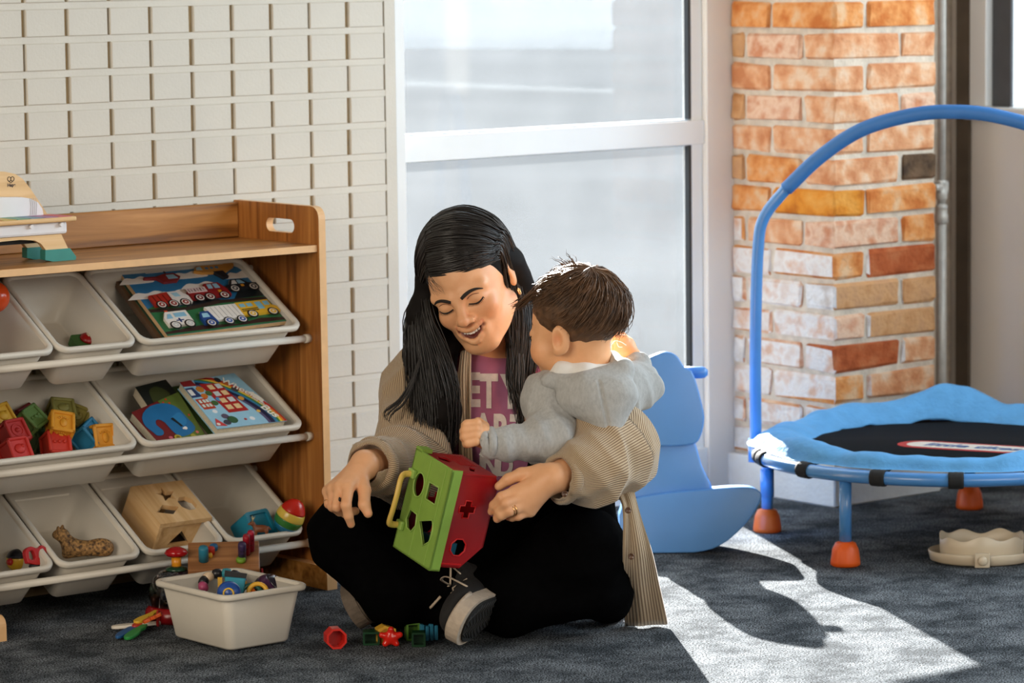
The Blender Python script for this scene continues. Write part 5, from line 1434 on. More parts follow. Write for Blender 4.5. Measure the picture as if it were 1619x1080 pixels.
def seg_rib(segs, r0=.06):
    """rib coordinate: angle round the nearest limb segment (segs: a, b, reference direction facing the seam)"""
    def f(V):
        best = np.full(len(V), 1e9); out = np.zeros(len(V))
        for a, b, ref in segs:
            a, b = np.asarray(a), np.asarray(b); t = nrm(b - a); u = nrm(np.asarray(ref) - t * (np.asarray(ref) @ t)); w = np.cross(t, u)
            s = np.clip(((V - a) @ t) / np.linalg.norm(b - a), 0, 1)
            q = V - a - s[:, None] * (b - a)
            d = np.linalg.norm(q, axis=1)
            th = np.arctan2(q @ w, -(q @ u)) * r0
            m = d < best
            best[m] = d[m]; out[m] = th[m]
        return out
    return f

# ------------------------------------------------------------------ the woman
WPOS = onz(760, 960)
woman = thing('person', 'woman with long black hair in a beige corduroy shirt sitting cross-legged on the carpet', 'person', (WPOS[0], WPOS[1], 0))
Rh = VIEW @ np.array([[0.8735, -0.2527, -0.416], [0.2914, -0.4132, 0.8628], [0.3899, 0.8749, 0.2873]])
_q, _r = np.linalg.qr(Rh); Rh = _q @ np.diag(np.sign(np.diag(_r)))
HO = P(745.3, 446.6, 6.40)
def H(x, y, z): return HO + Rh @ np.array([x, y, z], float)
def hl(l, **kw): return [H(*p) for p in l]
pr = []
# skull, face
pr += [ell(H(0, -.018, .036), (.074, .092, .086), Rh), ell(H(0, .028, .012), (.064, .062, .076), Rh, k=.02),
       ell(H(0, .036, -.032), (.057, .056, .056), Rh, k=.02), ell(H(0, .036, -.064), (.050, .050, .042), Rh, k=.02),
       ell(H(0, .074, -.094), (.021, .018, .017), Rh, k=.022)]
for s in (-1, 1):
    pr += [cap(H(s * .052, .0, -.055), H(s * .018, .070, -.092), .016, .014, k=.025),
           ell(H(s * .038, .066, -.031), (.021, .017, .018), Rh, k=.016),
           cap(H(s * .048, .070, .012), H(s * .012, .087, .007), .009, .008, k=.014),
           ell(H(s * .032, .0945, -.006), (.017, .012, .011), Rh, k=.010, m='sub'),
           ell(H(s * .031, .0715, -.006), (.0170, .0175, .0135), Rh, k=.006)]
pr += [cap(H(0, .086, .004), H(0, .107, -.030), .0068, .0092, k=.010), ell(H(0, .1085, -.0335), (.0105, .0100, .0095), Rh, k=.006)]
for s in (-1, 1):
    pr += [ell(H(s * .0125, .098, -.0365), (.0068, .009, .0066), Rh, k=.006), ell(H(s * .0065, .1065, -.0445), (.003, .0045, .003), Rh, k=.003, m='sub')]
# laughing mouth: lips round an open cavity
def lip(t, up): 
    if up: return (.0280 * t, .0975 - .0135 * t * t, -.0535 + .0070 * t * t - .0010 * (1 - abs(t)))
    return (.0280 * t, .0965 - .0150 * t * t, -.0800 + .0330 * t * t)
tl = np.linspace(-1, 1, 9)
pr += [ell(H(0, .083, -.062), (.031, .016, .017), Rh, k=.012)]
for t in np.linspace(-.84, .84, 11):
    a = np.array(lip(t, True)); b = np.array(lip(t, False)); 
    pr += [cap(H(*(a + (0, .004, -.0015))), H(*(b + (0, .004, .002))), .0062, .0060, k=.003, m='sub')]
pr += chain([H(*lip(t, True)) for t in tl], [.0024, .0034, .0040, .0044, .0042, .0044, .0040, .0034, .0024], k=.004)
pr += chain([H(*lip(t, False)) for t in tl], [.0024, .0034, .0044, .0050, .0053, .0050, .0044, .0034, .0024], k=.004)
# ears
for s in (-1, 1):
    Ae = Rh @ np.array(Matrix.Rotation(math.radians(-18 * s), 3, 'Z'))
    pr += [ell(H(s * .074, -.014, -.002), (.0075, .0165, .0265), Ae, k=.006), ell(H(s * .083, -.010, .002), (.0055, .0085, .016), Ae, k=.005, m='sub'), ell(H(s * .073, -.008, -.026), (.006, .008, .009), Ae, k=.006)]
face_prims = list(pr)
NB = P(785, 585, 6.55)
pr += [cap(H(0, -.032, -.055), NB, .050, .056, k=.03)]
# trunk, arms, legs under the clothes
SHR, SHL = P(672, 614, 6.53), P(898, 612, 6.53)
ELR, ELL_ = P(648, 740, 6.37), P(968, 712, 6.20)
WRR, WRL = P(576, 733, 6.195), P(880, 756, 6.085)
PEL = P(795, 895, 6.64)
HPR, HPL = P(735, 900, 6.62), P(860, 900, 6.60)
KNR, KNL = P(560, 848, 6.34), P(915, 872, 6.26)
ANR, ANL = P(688, 952, 6.30), P(590, 952, 6.37)
pr += [cap(NB, P(790, 700, 6.57), .085, .105, k=.05), cap(P(790, 700, 6.57), PEL, .105, .11, k=.05), cap(SHR, NB, .046, .06, k=.04), cap(SHL, NB, .046, .06, k=.04),
       cap(SHR, ELR, .042, .037), cap(ELR, WRR, .037, .0255), cap(SHL, ELL_, .042, .037), cap(ELL_, WRL, .037, .0265),
       cap(PEL, HPR, .075, .06, k=.02), cap(PEL, HPL, .075, .06, k=.02), cap(HPR, KNR, .06, .05), cap(KNR, P(618, 935, 6.29), .046, .038), cap(P(618, 935, 6.29), ANR, .038, .030), cap(HPL, KNL, .06, .05), cap(KNL, P(800, 945, 6.27), .048, .040), cap(P(800, 945, 6.27), ANL, .040, .033)]
def hand(wrist, fingers, thumb, rs=1.0):
    out = []
    W = P(*wrist)
    for i, f in enumerate(fingers):
        p = [P(*q) for q in f]
        r = (.0092, .0096, .0090, .0080)[i] * rs
        out += [cap(W, p[0], .0165 * rs, .0115 * rs, k=.014)]
        out += chain(p, [r * 1.12, r, r * .9, r * .76], k=.0035)
    p = [P(*q) for q in thumb]
    out += [cap(W, p[0], .018 * rs, .0145 * rs, k=.014)] + chain(p, [.0145 * rs, .0115 * rs, .0102 * rs, .008 * rs], k=.005)
    return out
HRf = [[(551, 771, 6.125), (547, 799, 6.100), (551, 816, 6.105), (555, 829, 6.115)],
       [(538, 769, 6.137), (533, 801, 6.118), (546, 811, 6.140), (562, 808, 6.148)],
       [(527, 772, 6.153), (526, 801, 6.140), (537, 809, 6.160), (550, 807, 6.168)],
       [(519, 777, 6.170), (520, 797, 6.162), (529, 803, 6.180), (538, 801, 6.186)]]
HRt = [(570, 750, 6.165), (576, 775, 6.135), (576, 798, 6.115), (582, 812, 6.112)]
HLf = [[(815, 777, 6.078), (793, 786, 6.066), (781, 799, 6.082), (777, 809, 6.092)],
       [(821, 788, 6.072), (800, 796, 6.058), (789, 808, 6.072), (786, 817, 6.082)],
       [(829, 800, 6.074), (806, 808, 6.060), (793, 815, 6.068), (786, 821, 6.080)],
       [(838, 808, 6.084), (819, 816, 6.074), (810, 818, 6.084), (803, 818, 6.094)]]
HLt = [(853, 747, 6.087), (824, 750, 6.092), (804, 758, 6.095), (789, 769, 6.10)]
pr += hand((577, 737, 6.185), HRf, HRt)
pr += hand((872, 755, 6.080), HLf, HLt)
LIPS = [H(*lip(t, u)) for t in np.linspace(-.9, .9, 15) for u in (True, False)]
CAV = [H(*((np.array(lip(t, True)) + np.array(lip(t, False))) / 2 + (0, -.008, 0))) for t in np.linspace(-.75, .75, 9)]
CHK = [H(s * .042, .080, -.032) for s in (-1, 1)] + [H(0, .118, -.034)]
def near(V, pts, r0, r1):
    d = np.min(np.stack([np.linalg.norm(V - p, axis=1) for p in pts]), 0)
    return np.clip((r1 - d) / (r1 - r0), 0, 1)[:, None]
NAILS = [P(*(np.array(f[3]) + (0, 0, -.008))) for f in HRf[:1] + HLf] + [P(583, 813, 6.104)]
def tintW(V):
    t = np.ones((len(V), 3))
    t = t + near(V, CHK, .008, .03) * (np.array([1.0, .92, .90]) - t)
    t = t + near(V, LIPS, .0036, .0052) * (np.array([.86, .62, .62]) - t)
    t = t + near(V, CAV, .0085, .0115) * (np.array([.16, .04, .05]) - t)
    t = t + near(V, NAILS, .004, .006) * (np.array([1.06, .95, .95]) - t)
    kn = near(V, [P(*f[1]) for f in HRf + HLf], .006, .014) * .5
    t = t + kn * (np.array([.95, .84, .80]) - t)
    return t
body = sdf_obj('body', pr, .0022, skinW, woman, tint=tintW, floor=.002)
# points on the face in front of a head position
def on_face(x, z, prims=face_prims, fr=None, y0=.15, out=0.0):
    O = fr or H
    p = np.array(O(x, y0, z)); dv = nrm(np.array(O(0, -1, 0)) - np.array(O(0, 0, 0)))
    for _ in range(60):
        d = sdf(prims, p[None])[0]
        p = p + dv * d * .8
    return p - dv * out
browm = mat('brow_black', (.016, .010, .007), .8)
for s in (-1, 1):
    L = [on_face(s * x, z, out=.0006) for x, z in ((.011, .0060), (.020, .0100), (.031, .0125), (.042, .0112), (.051, .0060))]
    MB().tube(spline(L, 14), np.interp(np.linspace(0, 1, 14), [0, .25, .7, 1], [.0030, .0036, .0027, .0010]), 8, flat=.45, up=Rh[:, 1]).build('eyebrow', browm, woman, world=True)
    L = [on_face(s * x, z, out=.0004) for x, z in ((.0165, -.0105), (.023, -.0128), (.031, -.0140), (.039, -.0122), (.0455, -.0080))]
    lm = MB().tube(spline(L, 14), np.interp(np.linspace(0, 1, 14), [0, .5, 1], [.0010, .0017, .0013]), 6)
    cv = spline(L, 13)
    for q in range(13):
        f = q / 12
        tipd = nrm(Rh @ np.array([s * (f - .35) * .9, .75, -.75]))
        lm.tube([cv[q], cv[q] + tipd * .003, cv[q] + tipd * .0062 + Rh[:, 2] * .0012], [.0005, .0004, .0002], 4)
    lm.build('eyelashes', browm, woman, world=True)
    L = [on_face(s * x, z, out=.0001) for x, z in ((.017, -.001), (.024, .0035), (.033, .0045), (.042, .0015))]
    MB().tube(spline(L, 10), [.0003] + [.0008] * 8 + [.0003], 6).build('eyelid_crease', mat('lid_crease', srgb(128, 78, 54), .7), woman, world=True)
# teeth
tm = MB()
for i in range(-4, 4):
    t = (i + .5) / 4.9
    a = np.array(lip(t, True)) + (0, -.0030, -.0042)
    w, h = (.0032, .0050) if abs(i + .5) < 1 else (.0027, .0045)
    b = MB().box((-w, -.002, -h), (w, .002, h), ch=.0012)
    R2 = Rh @ np.array(Matrix.Rotation(-t * .8, 3, 'Z'))
    tm.add([H(*(a + (0, 0, -.0012))) + R2 @ np.array(v) for v in b.v], b.f, smooth=False)
tm.build('teeth', mat('tooth_white', srgb(246, 240, 230), .2, .02), woman, world=True)
# small jewellery
er = H(.077, -.004, -.047)
MB().tube([er + Rh @ np.array([0, .0042 * math.cos(a), .0060 * math.sin(a)]) for a in np.linspace(0, 2 * math.pi, 20, endpoint=False)], .0014, 6, closed=True).build('hoop_earring', goldm, woman, world=True)
nr = H(.0165, .0985, -.037)
MB().tube([nr + Rh @ np.array([.0022 * math.cos(a), .001 * math.cos(a), .0048 * math.sin(a)]) for a in np.linspace(0, 2 * math.pi, 14, endpoint=False)], .0005, 5, closed=True).build('nose_ring', goldm, woman, world=True)
def finger_ring(a, b, f, r, th, m, nm):
    a, b = P(*a), P(*b); c = a + (b - a) * f; t = nrm(b - a); u = nrm(np.cross(t, [0.2, .3, .9])); w = np.cross(t, u)
    MB().tube([c + r * (math.cos(q) * u + math.sin(q) * w) for q in np.linspace(0, 2 * math.pi, 24, endpoint=False)], th, 6, closed=True).build(nm, m, woman, world=True)
finger_ring(HLf[2][0], HLf[2][1], .72, .0100, .0013, goldm, 'ring'); finger_ring(HLf[2][0], HLf[2][1], .88, .0096, .0011, goldm, 'ring')
finger_ring(HRf[3][0], HRf[3][1], .75, .0088, .0008, goldm, 'ring')
tp = P(537, 790, 6.1135)
MB().lathe([(0, -.0005), (.003, -.0003), (.0032, .0008), (0, .0012)], 10, sx=.7, sy=1.5, M=frame(tp, VIEW[:, 0], VIEW[:, 1], VIEW[:, 2])).build('finger_tattoo', inkm, woman, world=True)

# clothes
VA = VIEW
tee = [ell(P(788, 668, 6.565), (.155, .15, .112), VA), ell(P(795, 790, 6.59), (.140, .17, .118), VA, k=.05), cap(SHR, SHL, .064, k=.05), cap(P(770, 600, 6.53), P(800, 600, 6.53), .062, k=.04), cap(P(772, 590, 6.505), P(790, 578, 6.52), .060, .058, k=.03),
       ell(P(745, 678, 6.485), (.062, .062, .055), VA, k=.04), ell(P(830, 680, 6.485), (.062, .062, .055), VA, k=.04),
       cap(H(0, -.01, -.075), H(0, .01, -.01), .049, .049, k=.012, m='sub')]
teeo = sdf_obj('tee_shirt', tee, .005, pinkm, woman, disp=folds(3, .005, 34), label='pink tee shirt with white block lettering')
bv = BVHTree.FromObject(teeo, bpy.context.evaluated_depsgraph_get()) if False else None
def bvh_of(o):
    me = o.data; M = MW[o.name]
    return BVHTree.FromPolygons([M @ v.co for v in me.vertices], [tuple(p.vertices) for p in me.polygons])
tb = bvh_of(teeo)
def cling(text, px, py, size, d0, target, nm, m, parent, ang=0.0, xs=1.0, bold=.002, off=.0015, sub=3):
    """lettering printed on cloth: the letters follow the surface"""
    v, f = txt_mesh(text, size, 0, 0, xs, bold)
    bm = bmesh.new()
    vv = [bm.verts.new(p) for p in v]
    for q in f:
        try: bm.faces.new([vv[i] for i in q])
        except ValueError: pass
    bmesh.ops.triangulate(bm, faces=bm.faces)
    for _ in range(sub):
        es = [e for e in bm.edges if e.calc_length() > .006]
        if es: bmesh.ops.subdivide_edges(bm, edges=es, cuts=1, use_grid_fill=True)
        bmesh.ops.triangulate(bm, faces=bm.faces)
    bm.verts.index_update()
    V = np.array([tuple(p.co) for p in bm.verts]); T = np.array([[w.index for w in q.verts] for q in bm.faces]); bm.free()
    ca, sa = math.cos(ang), math.sin(ang)
    ox = P(px, py, d0)
    out = []
    for x, y, z in V:
        p = ox + VA[:, 0] * (x * ca - y * sa) + VA[:, 1] * (x * sa + y * ca)
        h = target.ray_cast(Vector(p + VA[:, 2] * .4), Vector(-VA[:, 2]))
        out.append(np.array(h[0]) + VA[:, 2] * off if h[0] is not None else p)
    me = np_mesh(nm, to_local(np.array(out), parent), T, False)
    return link(nm, me, m, parent)
ink = mat('print_white', srgb(228, 218, 214), .8, .08, 120)
lets = [('E', 748, 619, .084, .0), ('T', 773, 621, .084, .0), ('Y', 807, 622, .084, -.02), ('E', 840, 622, .084, -.05), ('A', 765, 682, .080, .03), ('R', 792, 683, .080, .0), ('T', 819, 684, .080, -.04), ('Y', 846, 683, .080, -.06)]
for ch, x, y, sz, a in lets: cling(ch, x, y, sz, 6.45, tb, 'printed_letter', ink, teeo, a, xs=.62, bold=.0035)
for ch, x, y in (('U', 752, 735), ('N', 775, 738), ('D', 798, 738)): cling(ch, x, y, .055, 6.45, tb, 'printed_letter', ink, teeo, -.05, xs=.75, bold=.002)

trs = [cap(PEL, HPR, .13, .10, k=.05), cap(PEL, HPL, .13, .10, k=.05), cap(HPR, KNR, .095, .078, k=.04), cap(HPL, KNL, .095, .08, k=.04),
       cap(KNR, P(618, 935, 6.29), .076, .060, k=.03), cap(P(618, 935, 6.29), P(634, 946, 6.29), .060, .046, k=.02), cap(KNL, P(800, 945, 6.27), .078, .060, k=.03), cap(P(800, 945, 6.27), P(610, 955, 6.36), .058, .045, k=.03),
       cap(P(930, 880, 6.28), P(965, 945, 6.30), .055, .045, k=.04), cap(P(930, 930, 6.26), P(820, 955, 6.24), .055, .05, k=.04), cap(P(700, 890, 6.4), P(850, 900, 6.4), .09, .09, k=.05)]
sdf_obj('trousers', trs, .006, blackm, woman, disp=folds(5, .006, 38), floor=.003, label='black trousers')

JS = .026
jk = [ell(P(788, 668, 6.575), (.155 + JS, .152, .112 + JS), VA), ell(P(795, 800, 6.60), (.140 + JS, .17, .118 + JS), VA, k=.05), cap(SHR, SHL, .064 + .016, k=.04),
      ell(P(800, 905, 6.70), (.20, .09, .13), VA, k=.05),
      rbox(P(826, 690, 6.36), (.0925, .32, .21), .01, VA, k=.012, m='sub'), cap(P(785, 560, 6.45), P(790, 600, 6.5), .075, k=.02, m='sub'),
      rbox(P(790, 905, 6.38), (.4, .11, .20), .02, VA, k=.02, m='sub'),
      cap(SHR, ELR, .074, .072, k=.03), cap(ELR, P(592, 737, 6.225), .070, .050, k=.03), 
      cap(SHL, ELL_, .078, .078, k=.03), cap(ELL_, P(935, 742, 6.13), .080, .064, k=.03), cap(P(935, 742, 6.13), P(897, 755, 6.098), .064, .044, k=.02),
      cap(P(585, 734, 6.21), P(560, 727, 6.15), .034, .036, k=.004, m='sub'), cap(P(899, 756, 6.097), P(855, 757, 6.07), .034, .038, k=.004, m='sub')]
def jfold(X):
    f1 = folds(8, .0085, 42)(X)
    # rings of creases along the two sleeves
    out = f1
    for a, b, fr, am in ((ELR, P(592, 737, 6.225), 95, .0085), (ELL_, P(897, 755, 6.098), 80, .0085)):
        t = nrm(b - a); s = (X - a) @ t; q = X - a - s[:, None] * t; d = np.linalg.norm(q, axis=1)
        w = np.exp(-((d / .11) ** 2)) * np.exp(-(((s - .06) / .09) ** 2))
        out = out + am * w * (np.abs(np.sin(s * fr * .5 + 14 * (q @ VA[:, 1]) + 6 * (q @ VA[:, 2]))) - .6) * 1.6
    return out
jrib = seg_rib([(SHR, ELR, -VA[:, 2]), (ELR, P(592, 737, 6.225), -VA[:, 2]), (SHL, ELL_, -VA[:, 2]), (ELL_, P(897, 755, 6.098), -VA[:, 2]), (P(788, 620, 6.56), P(795, 905, 6.62), -VA[:, 2])], .075)
jko = sdf_obj('corduroy_shirt', jk, .0034, cord, woman, disp=jfold, floor=.004, rib=jrib, label='open beige corduroy overshirt')
# hanging front panel with buttons
def sheet(L, R, n, m, th, wob, seed):
    """cloth strip between two edge curves with thickness; returns verts, quads and rib coordinate"""
    A, B = spline([P(*p) for p in L], n), spline([P(*p) for p in R], n)
    s = np.linspace(0, 1, m)
    rs = np.random.RandomState(seed)
    G = A[:, None] * (1 - s)[None, :, None] + B[:, None] * s[None, :, None]
    tt = np.linspace(0, 1, n)
    G = G + VA[:, 2] * (wob * np.sin(9 * s[None, :] + 2.5 * tt[:, None] + seed) * (.3 + tt[:, None]))[..., None]
    rib = np.broadcast_to(s[None, :] * np.linalg.norm(B - A, axis=1).mean(), (n, m))
    du = np.gradient(G, axis=0); dv = np.gradient(G, axis=1)
    N = np.cross(dv, du); N /= np.linalg.norm(N, axis=2)[..., None] + 1e-9
    V = np.concatenate([(G + N * th / 2).reshape(-1, 3), (G - N * th / 2).reshape(-1, 3)])
    q = []
    I = lambda i, j: i * m + j
    for i in range(n - 1):
        for j in range(m - 1):
            q.append((I(i, j), I(i, j + 1), I(i + 1, j + 1), I(i + 1, j)))
            q.append(tuple(n * m + k for k in (I(i, j), I(i + 1, j), I(i + 1, j + 1), I(i, j + 1))))
    for i in range(n - 1):
        for j in (0, m - 1):
            a, b = I(i, j), I(i + 1, j); q.append((a, b, b + n * m, a + n * m) if j == 0 else (b, a, a + n * m, b + n * m))
    for j in range(m - 1):
        for i in (0, n - 1):
            a, b = I(i, j), I(i, j + 1); q.append((b, a, a + n * m, b + n * m) if i == 0 else (a, b, b + n * m, a + n * m))
    return V, np.array(q), np.concatenate([rib.ravel()] * 2)
def cloth(nm, L, R, n, m, th, wob, seed, mt, parent):
    V, q, rb = sheet(L, R, n, m, th, wob, seed)
    me = np_mesh(nm, to_local(V, parent), q)
    a = me.attributes.new('rib', 'FLOAT', 'POINT'); a.data.foreach_set('value', np.ascontiguousarray(rb, np.float32))
    return link(nm, me, mt, parent)
cloth('shirt_tail', [(972, 770, 6.17), (986, 805, 6.15), (986, 870, 6.19), (985, 930, 6.29), (988, 989, 6.385)], [(1000, 765, 6.17), (1008, 800, 6.17), (1030, 870, 6.22), (1043, 930, 6.31), (1055, 986, 6.385)], 26, 16, .005, .006, 2, cord, jko)
cloth('button_placket', [(985, 790, 6.136), (987, 830, 6.145), (987, 870, 6.172)], [(998, 790, 6.138), (1001, 830, 6.148), (1003, 870, 6.175)], 12, 6, .003, .0, 1, cord, jko) if False else None
cloth('front_edge', [(728, 556, 6.425), (724, 600, 6.415), (726, 680, 6.415), (728, 775, 6.43)], [(745, 552, 6.43), (744, 600, 6.42), (745, 680, 6.42), (748, 775, 6.435)], 22, 8, .006, .003, 4, cord, jko)
# cuffs
def ringband(nm, a, b, r, th, w, mt, parent):
    t = nrm(np.asarray(b) - np.asarray(a)); u = nrm(np.cross(t, VA[:, 2])); v = np.cross(t, u)
    n, pr_ = 40, [(r - th, -w / 2), (r + th * .4, -w / 2), (r + th, -w / 4), (r + th, w / 4), (r + th * .4, w / 2), (r - th, w / 2)]
    V = []; Q = []
    for i in range(n):
        an = 2 * math.pi * i / n; rr = 1 + .05 * math.sin(3 * an)
        for (q, s) in pr_: V.append(np.asarray(a) + t * s + q * rr * (math.cos(an) * u + math.sin(an) * v))
    for i in range(n):
        for j in range(6): Q.append((i * 6 + j, i * 6 + (j + 1) % 6, ((i + 1) % n) * 6 + (j + 1) % 6, ((i + 1) % n) * 6 + j))
    me = np_mesh(nm, to_local(np.array(V), parent), np.array(Q))
    at = me.attributes.new('rib', 'FLOAT', 'POINT'); at.data.foreach_set('value', np.array([2 * math.pi * (i // 6) / n * .06 for i in range(n * 6)], np.float32))
    return link(nm, me, mt, parent)
ringband('cuff', P(589, 737, 6.215), P(575, 733, 6.19), .0455, .006, .022, cord, jko)
ringband('cuff', P(893, 757, 6.095), P(880, 757, 6.085), .0410, .005, .020, cord, jko)
btm = mat('button_horn', srgb(88, 62, 46), .25, .3, 300)
for x, y, d in ((893, 781, 6.046), (993, 807, 6.132), (998, 880, 6.180)):
    MB().lathe([(0, .0012), (.0035, .0012), (.0046, .0026), (.0055, .0024), (.0058, .0), (.005, -.0015), (0, -.0015)], 16, M=frame(P(x, y, d), VA[:, 0], VA[:, 1], VA[:, 2])).build('button', btm, jko, world=True)

# shoes
rubber = mat('shoe_rubber', srgb(176, 160, 142), .7, .12, 80, bump=.2)
canvas = mat('shoe_canvas_black', (.012, .011, .011), .9, .2, 200)
greysh = mat('shoe_canvas_grey', srgb(104, 90, 78), .9, .12, 200)
solem = mat('shoe_sole_black', (.010, .0095, .009), .8, .3, 60)
lacem = mat('shoelace_cream', srgb(190, 172, 150), .85, .1, 200)
def shoe(center, toe, up, upper, laces, rub=None):
    rub = rub or rubber
    y = nrm(VA @ np.array(toe, float)); z = VA @ np.array(up, float); z = nrm(z - y * (z @ y)); x = np.cross(y, z)
    A = np.stack([x, y, z], 1); c = np.asarray(center)
    T = lambda a, b, q: c + A @ np.array([a, b, q])
    s = sdf_obj('shoe', [ell(T(0, .06, .022), (.040, .058, .030), A), ell(T(0, -.02, .030), (.034, .085, .036), A, k=.03), cap(T(0, -.07, .04), T(0, -.055, .085), .034, .036, k=.03), cap(T(0, -.05, .09), T(0, -.04, .13), .03, .03, k=.006, m='sub')], .004, upper, woman)
    out = lambda sc: [(sc * w * sg, l) for sg, seq_ in ((1, 1), (-1, -1)) for w, l in ([(.0, -.125), (.026, -.118), (.034, -.08), (.032, -.02), (.040, .04), (.043, .08), (.034, .112), (.014, .128)][::seq_])]
    po = spline(out(1.0) + [out(1.0)[0]], 44)[:-1]
    Ms = frame(c, x, y, z)
    MB().prism([tuple(p) for p in po], -.010, .014, 0, M=Ms, smooth=False).build('sole', [rub], s, world=True)
    so = MB().prism([tuple(p * .88) for p in po], -.0135, -.009, 0, M=Ms).build('outsole', [solem], s, world=True)
    tr = MB()
    for k in range(-9, 10):
        b = .012 * k
        wv = np.interp(b, [-.12, -.05, .0, .07, .11], [.02, .026, .026, .034, .02])
        tr.tube([T(-wv, b - .008, -.014), T(-wv * .5, b + .006, -.014), T(0, b - .008, -.014), T(wv * .5, b + .006, -.014), T(wv, b - .008, -.014)], .0016, 4)
    tr.build('tread', mat('tread_dark', (.022, .02, .018), .8), so, world=True)
    MB().tube([T(.044 * math.sin(a), .062 + .062 * math.cos(a), .014) for a in np.linspace(-1.5, 1.5, 18)], .0045, 8).build('toe_band', rub, s, world=True)
    if laces:
        lm = MB()
        for k in range(4):
            yy = .03 - .022 * k; zz = .056 + .008 * k
            lm.tube([T(-.026, yy - .006, zz - .014), T(0, yy, zz + .004), T(.026, yy - .006, zz - .014)], .0028, 6, flat=.5)
        lm.tube(spline([T(0, -.02, .085), T(.03, -.03, .10), T(.05, .0, .10), T(.02, .0, .088)], 14), .0026, 6, flat=.5)
        lm.tube(spline([T(0, -.02, .085), T(-.03, -.03, .10), T(-.05, .01, .09), T(-.062, .05, .05)], 14), .0026, 6, flat=.5)
        lm.tube(spline([T(0, -.018, .085), T(-.02, .02, .09), T(-.045, .05, .07), T(-.06, .08, .02)], 14), .0026, 6, flat=.5)
        lm.build('laces', lacem, s, world=True)
    return s
shoe(P(768, 962, 6.215), (-.42, -.20, .88), (-.80, .42, -.38), canvas, True)
shoe(P(572, 930, 6.40), (-.06, -.30, .95), (.80, .36, .46), greysh, False, mat('shoe_rubber_dark', srgb(96, 84, 72), .8, .2, 90, bump=.3))

# hair
hp = [ell(H(0, -.022, .042), (.083, .100, .090), Rh), ell(H(.004, .118, -.064), (.072, .075, .092), Rh, k=.012, m='sub'),
      ell(H(.080, -.002, .012), (.014, .014, .016), Rh, k=.006, m='sub')]
hp += chain([H(-.066, .02, .03), P(668, 500, 6.40), P(676, 575, 6.41), P(694, 650, 6.40), P(702, 705, 6.40)], [.028, .024, .034, .036, .020], k=.03)
hp += chain([H(-.05, -.05, .0), P(680, 560, 6.47), P(690, 640, 6.45)], [.045, .045, .035], k=.03)
hp += chain([H(.066, -.045, .0), P(833, 475, 6.50), P(838, 540, 6.50), P(830, 600, 6.47)], [.030, .026, .026, .012], k=.02)
hp += chain([H(.0, -.08, -.02), P(780, 560, 6.54), P(780, 620, 6.60)], [.06, .06, .04], k=.03)
hm = sdf_obj('hair', hp, .004, hairU, woman, disp=folds(12, .0015, 60, 6), label='long straight black hair parted at the side')
CE, CR = np.array([0, -.022, .042]), np.array([.0845, .1015, .0915])
def scalp(x, y, z, o=1.0):
    """point on the hair surface in the direction x, y, z from the skull centre"""
    d = np.array([x, y, z], float); k = 1 / np.sqrt(((d / CR) ** 2).sum())
    return H(*(CE + d * k * o))
def sweep(a, b, n, o=1.0):
    a, b = nrm(a), nrm(b)
    return [scalp(*nrm(a * (1 - t) + b * t), o) for t in np.linspace(0, 1, n)]
gl = []
lows = [[(680, 500, 6.365), (704, 555, 6.365), (724, 620, 6.372), (718, 715, 6.385)], [(674, 510, 6.365), (694, 570, 6.365), (708, 640, 6.37), (702, 730, 6.38)], [(667, 510, 6.37), (680, 575, 6.365), (690, 650, 6.365), (690, 722, 6.37)],
        [(659, 505, 6.38), (667, 575, 6.375), (676, 650, 6.365), (676, 705, 6.365)], [(653, 500, 6.39), (656, 570, 6.385), (660, 640, 6.37), (664, 690, 6.36)], [(650, 495, 6.41), (647, 560, 6.41), (650, 620, 6.39), (642, 665, 6.37)], [(653, 500, 6.45), (650, 560, 6.45), (655, 620, 6.43), (650, 660, 6.40)]]
parts = [(-.36, .88, .26), (-.32, .62, .68), (-.32, .42, .82), (-.31, .15, .92), (-.28, -.15, .95), (-.2, -.45, .88), (0, -.7, .7)]
lefts = [(-.80, .66, -.10), (-.86, .58, -.12), (-.92, .45, -.15), (-.97, .30, -.18), (-.98, .05, -.2), (-.96, -.2, -.25), (-.88, -.45, -.3)]
for a, b, lo_ in zip(parts, lefts, lows): gl.append(sweep(a, b, 4, 1.01) + [P(*q) for q in lo_])
va, qa = strands(gl, 620, 28, .0018, 1, .004, .004)
gr = []
ears_ = [(.90, .36, -.06), (.94, .22, .0), (.97, .02, .08), (.98, -.12, .02), (.96, -.3, -.1), (.88, -.5, -.2), (.7, -.7, -.3)]
lowr = [[(800, 480, 6.40), (806, 540, 6.42), (806, 590, 6.42), (812, 640, 6.42)], [(814, 470, 6.42), (816, 530, 6.43), (810, 600, 6.43), (818, 660, 6.43)], [(822, 462, 6.44), (826, 525, 6.44), (822, 600, 6.44), (828, 680, 6.43)], [(829, 462, 6.46), (836, 520, 6.46), (830, 600, 6.45), (834, 690, 6.44)],
        [(836, 464, 6.49), (846, 520, 6.48), (838, 600, 6.46), (828, 690, 6.44)], [(842, 466, 6.52), (852, 520, 6.51), (846, 590, 6.48), (840, 640, 6.46)], [(838, 470, 6.55), (850, 520, 6.54), (850, 590, 6.50), (846, 620, 6.49)]]
for a, b, lo_ in zip(parts, ears_, lowr): gr.append(sweep(a, b, 6, 1.01) + [P(*q) for q in lo_])
vb, qb = strands(gr, 700, 32, .0018, 2, .0035, .004)
# band of hair swept low across the forehead
gb = [sweep((-.40, .90, .16), (.86, .46, -.10), 7, 1.0), sweep((-.37, .88, .26), (.88, .44, -.02), 7, 1.012), sweep((-.34, .84, .36), (.90, .40, .05), 7, 1.02), sweep((-.30, .80, .50), (.93, .34, .12), 7, 1.02)]
vb2, qb2 = strands(gb, 230, 22, .0017, 6, .002, .002, tip=.6, length=(.9, 1.0))
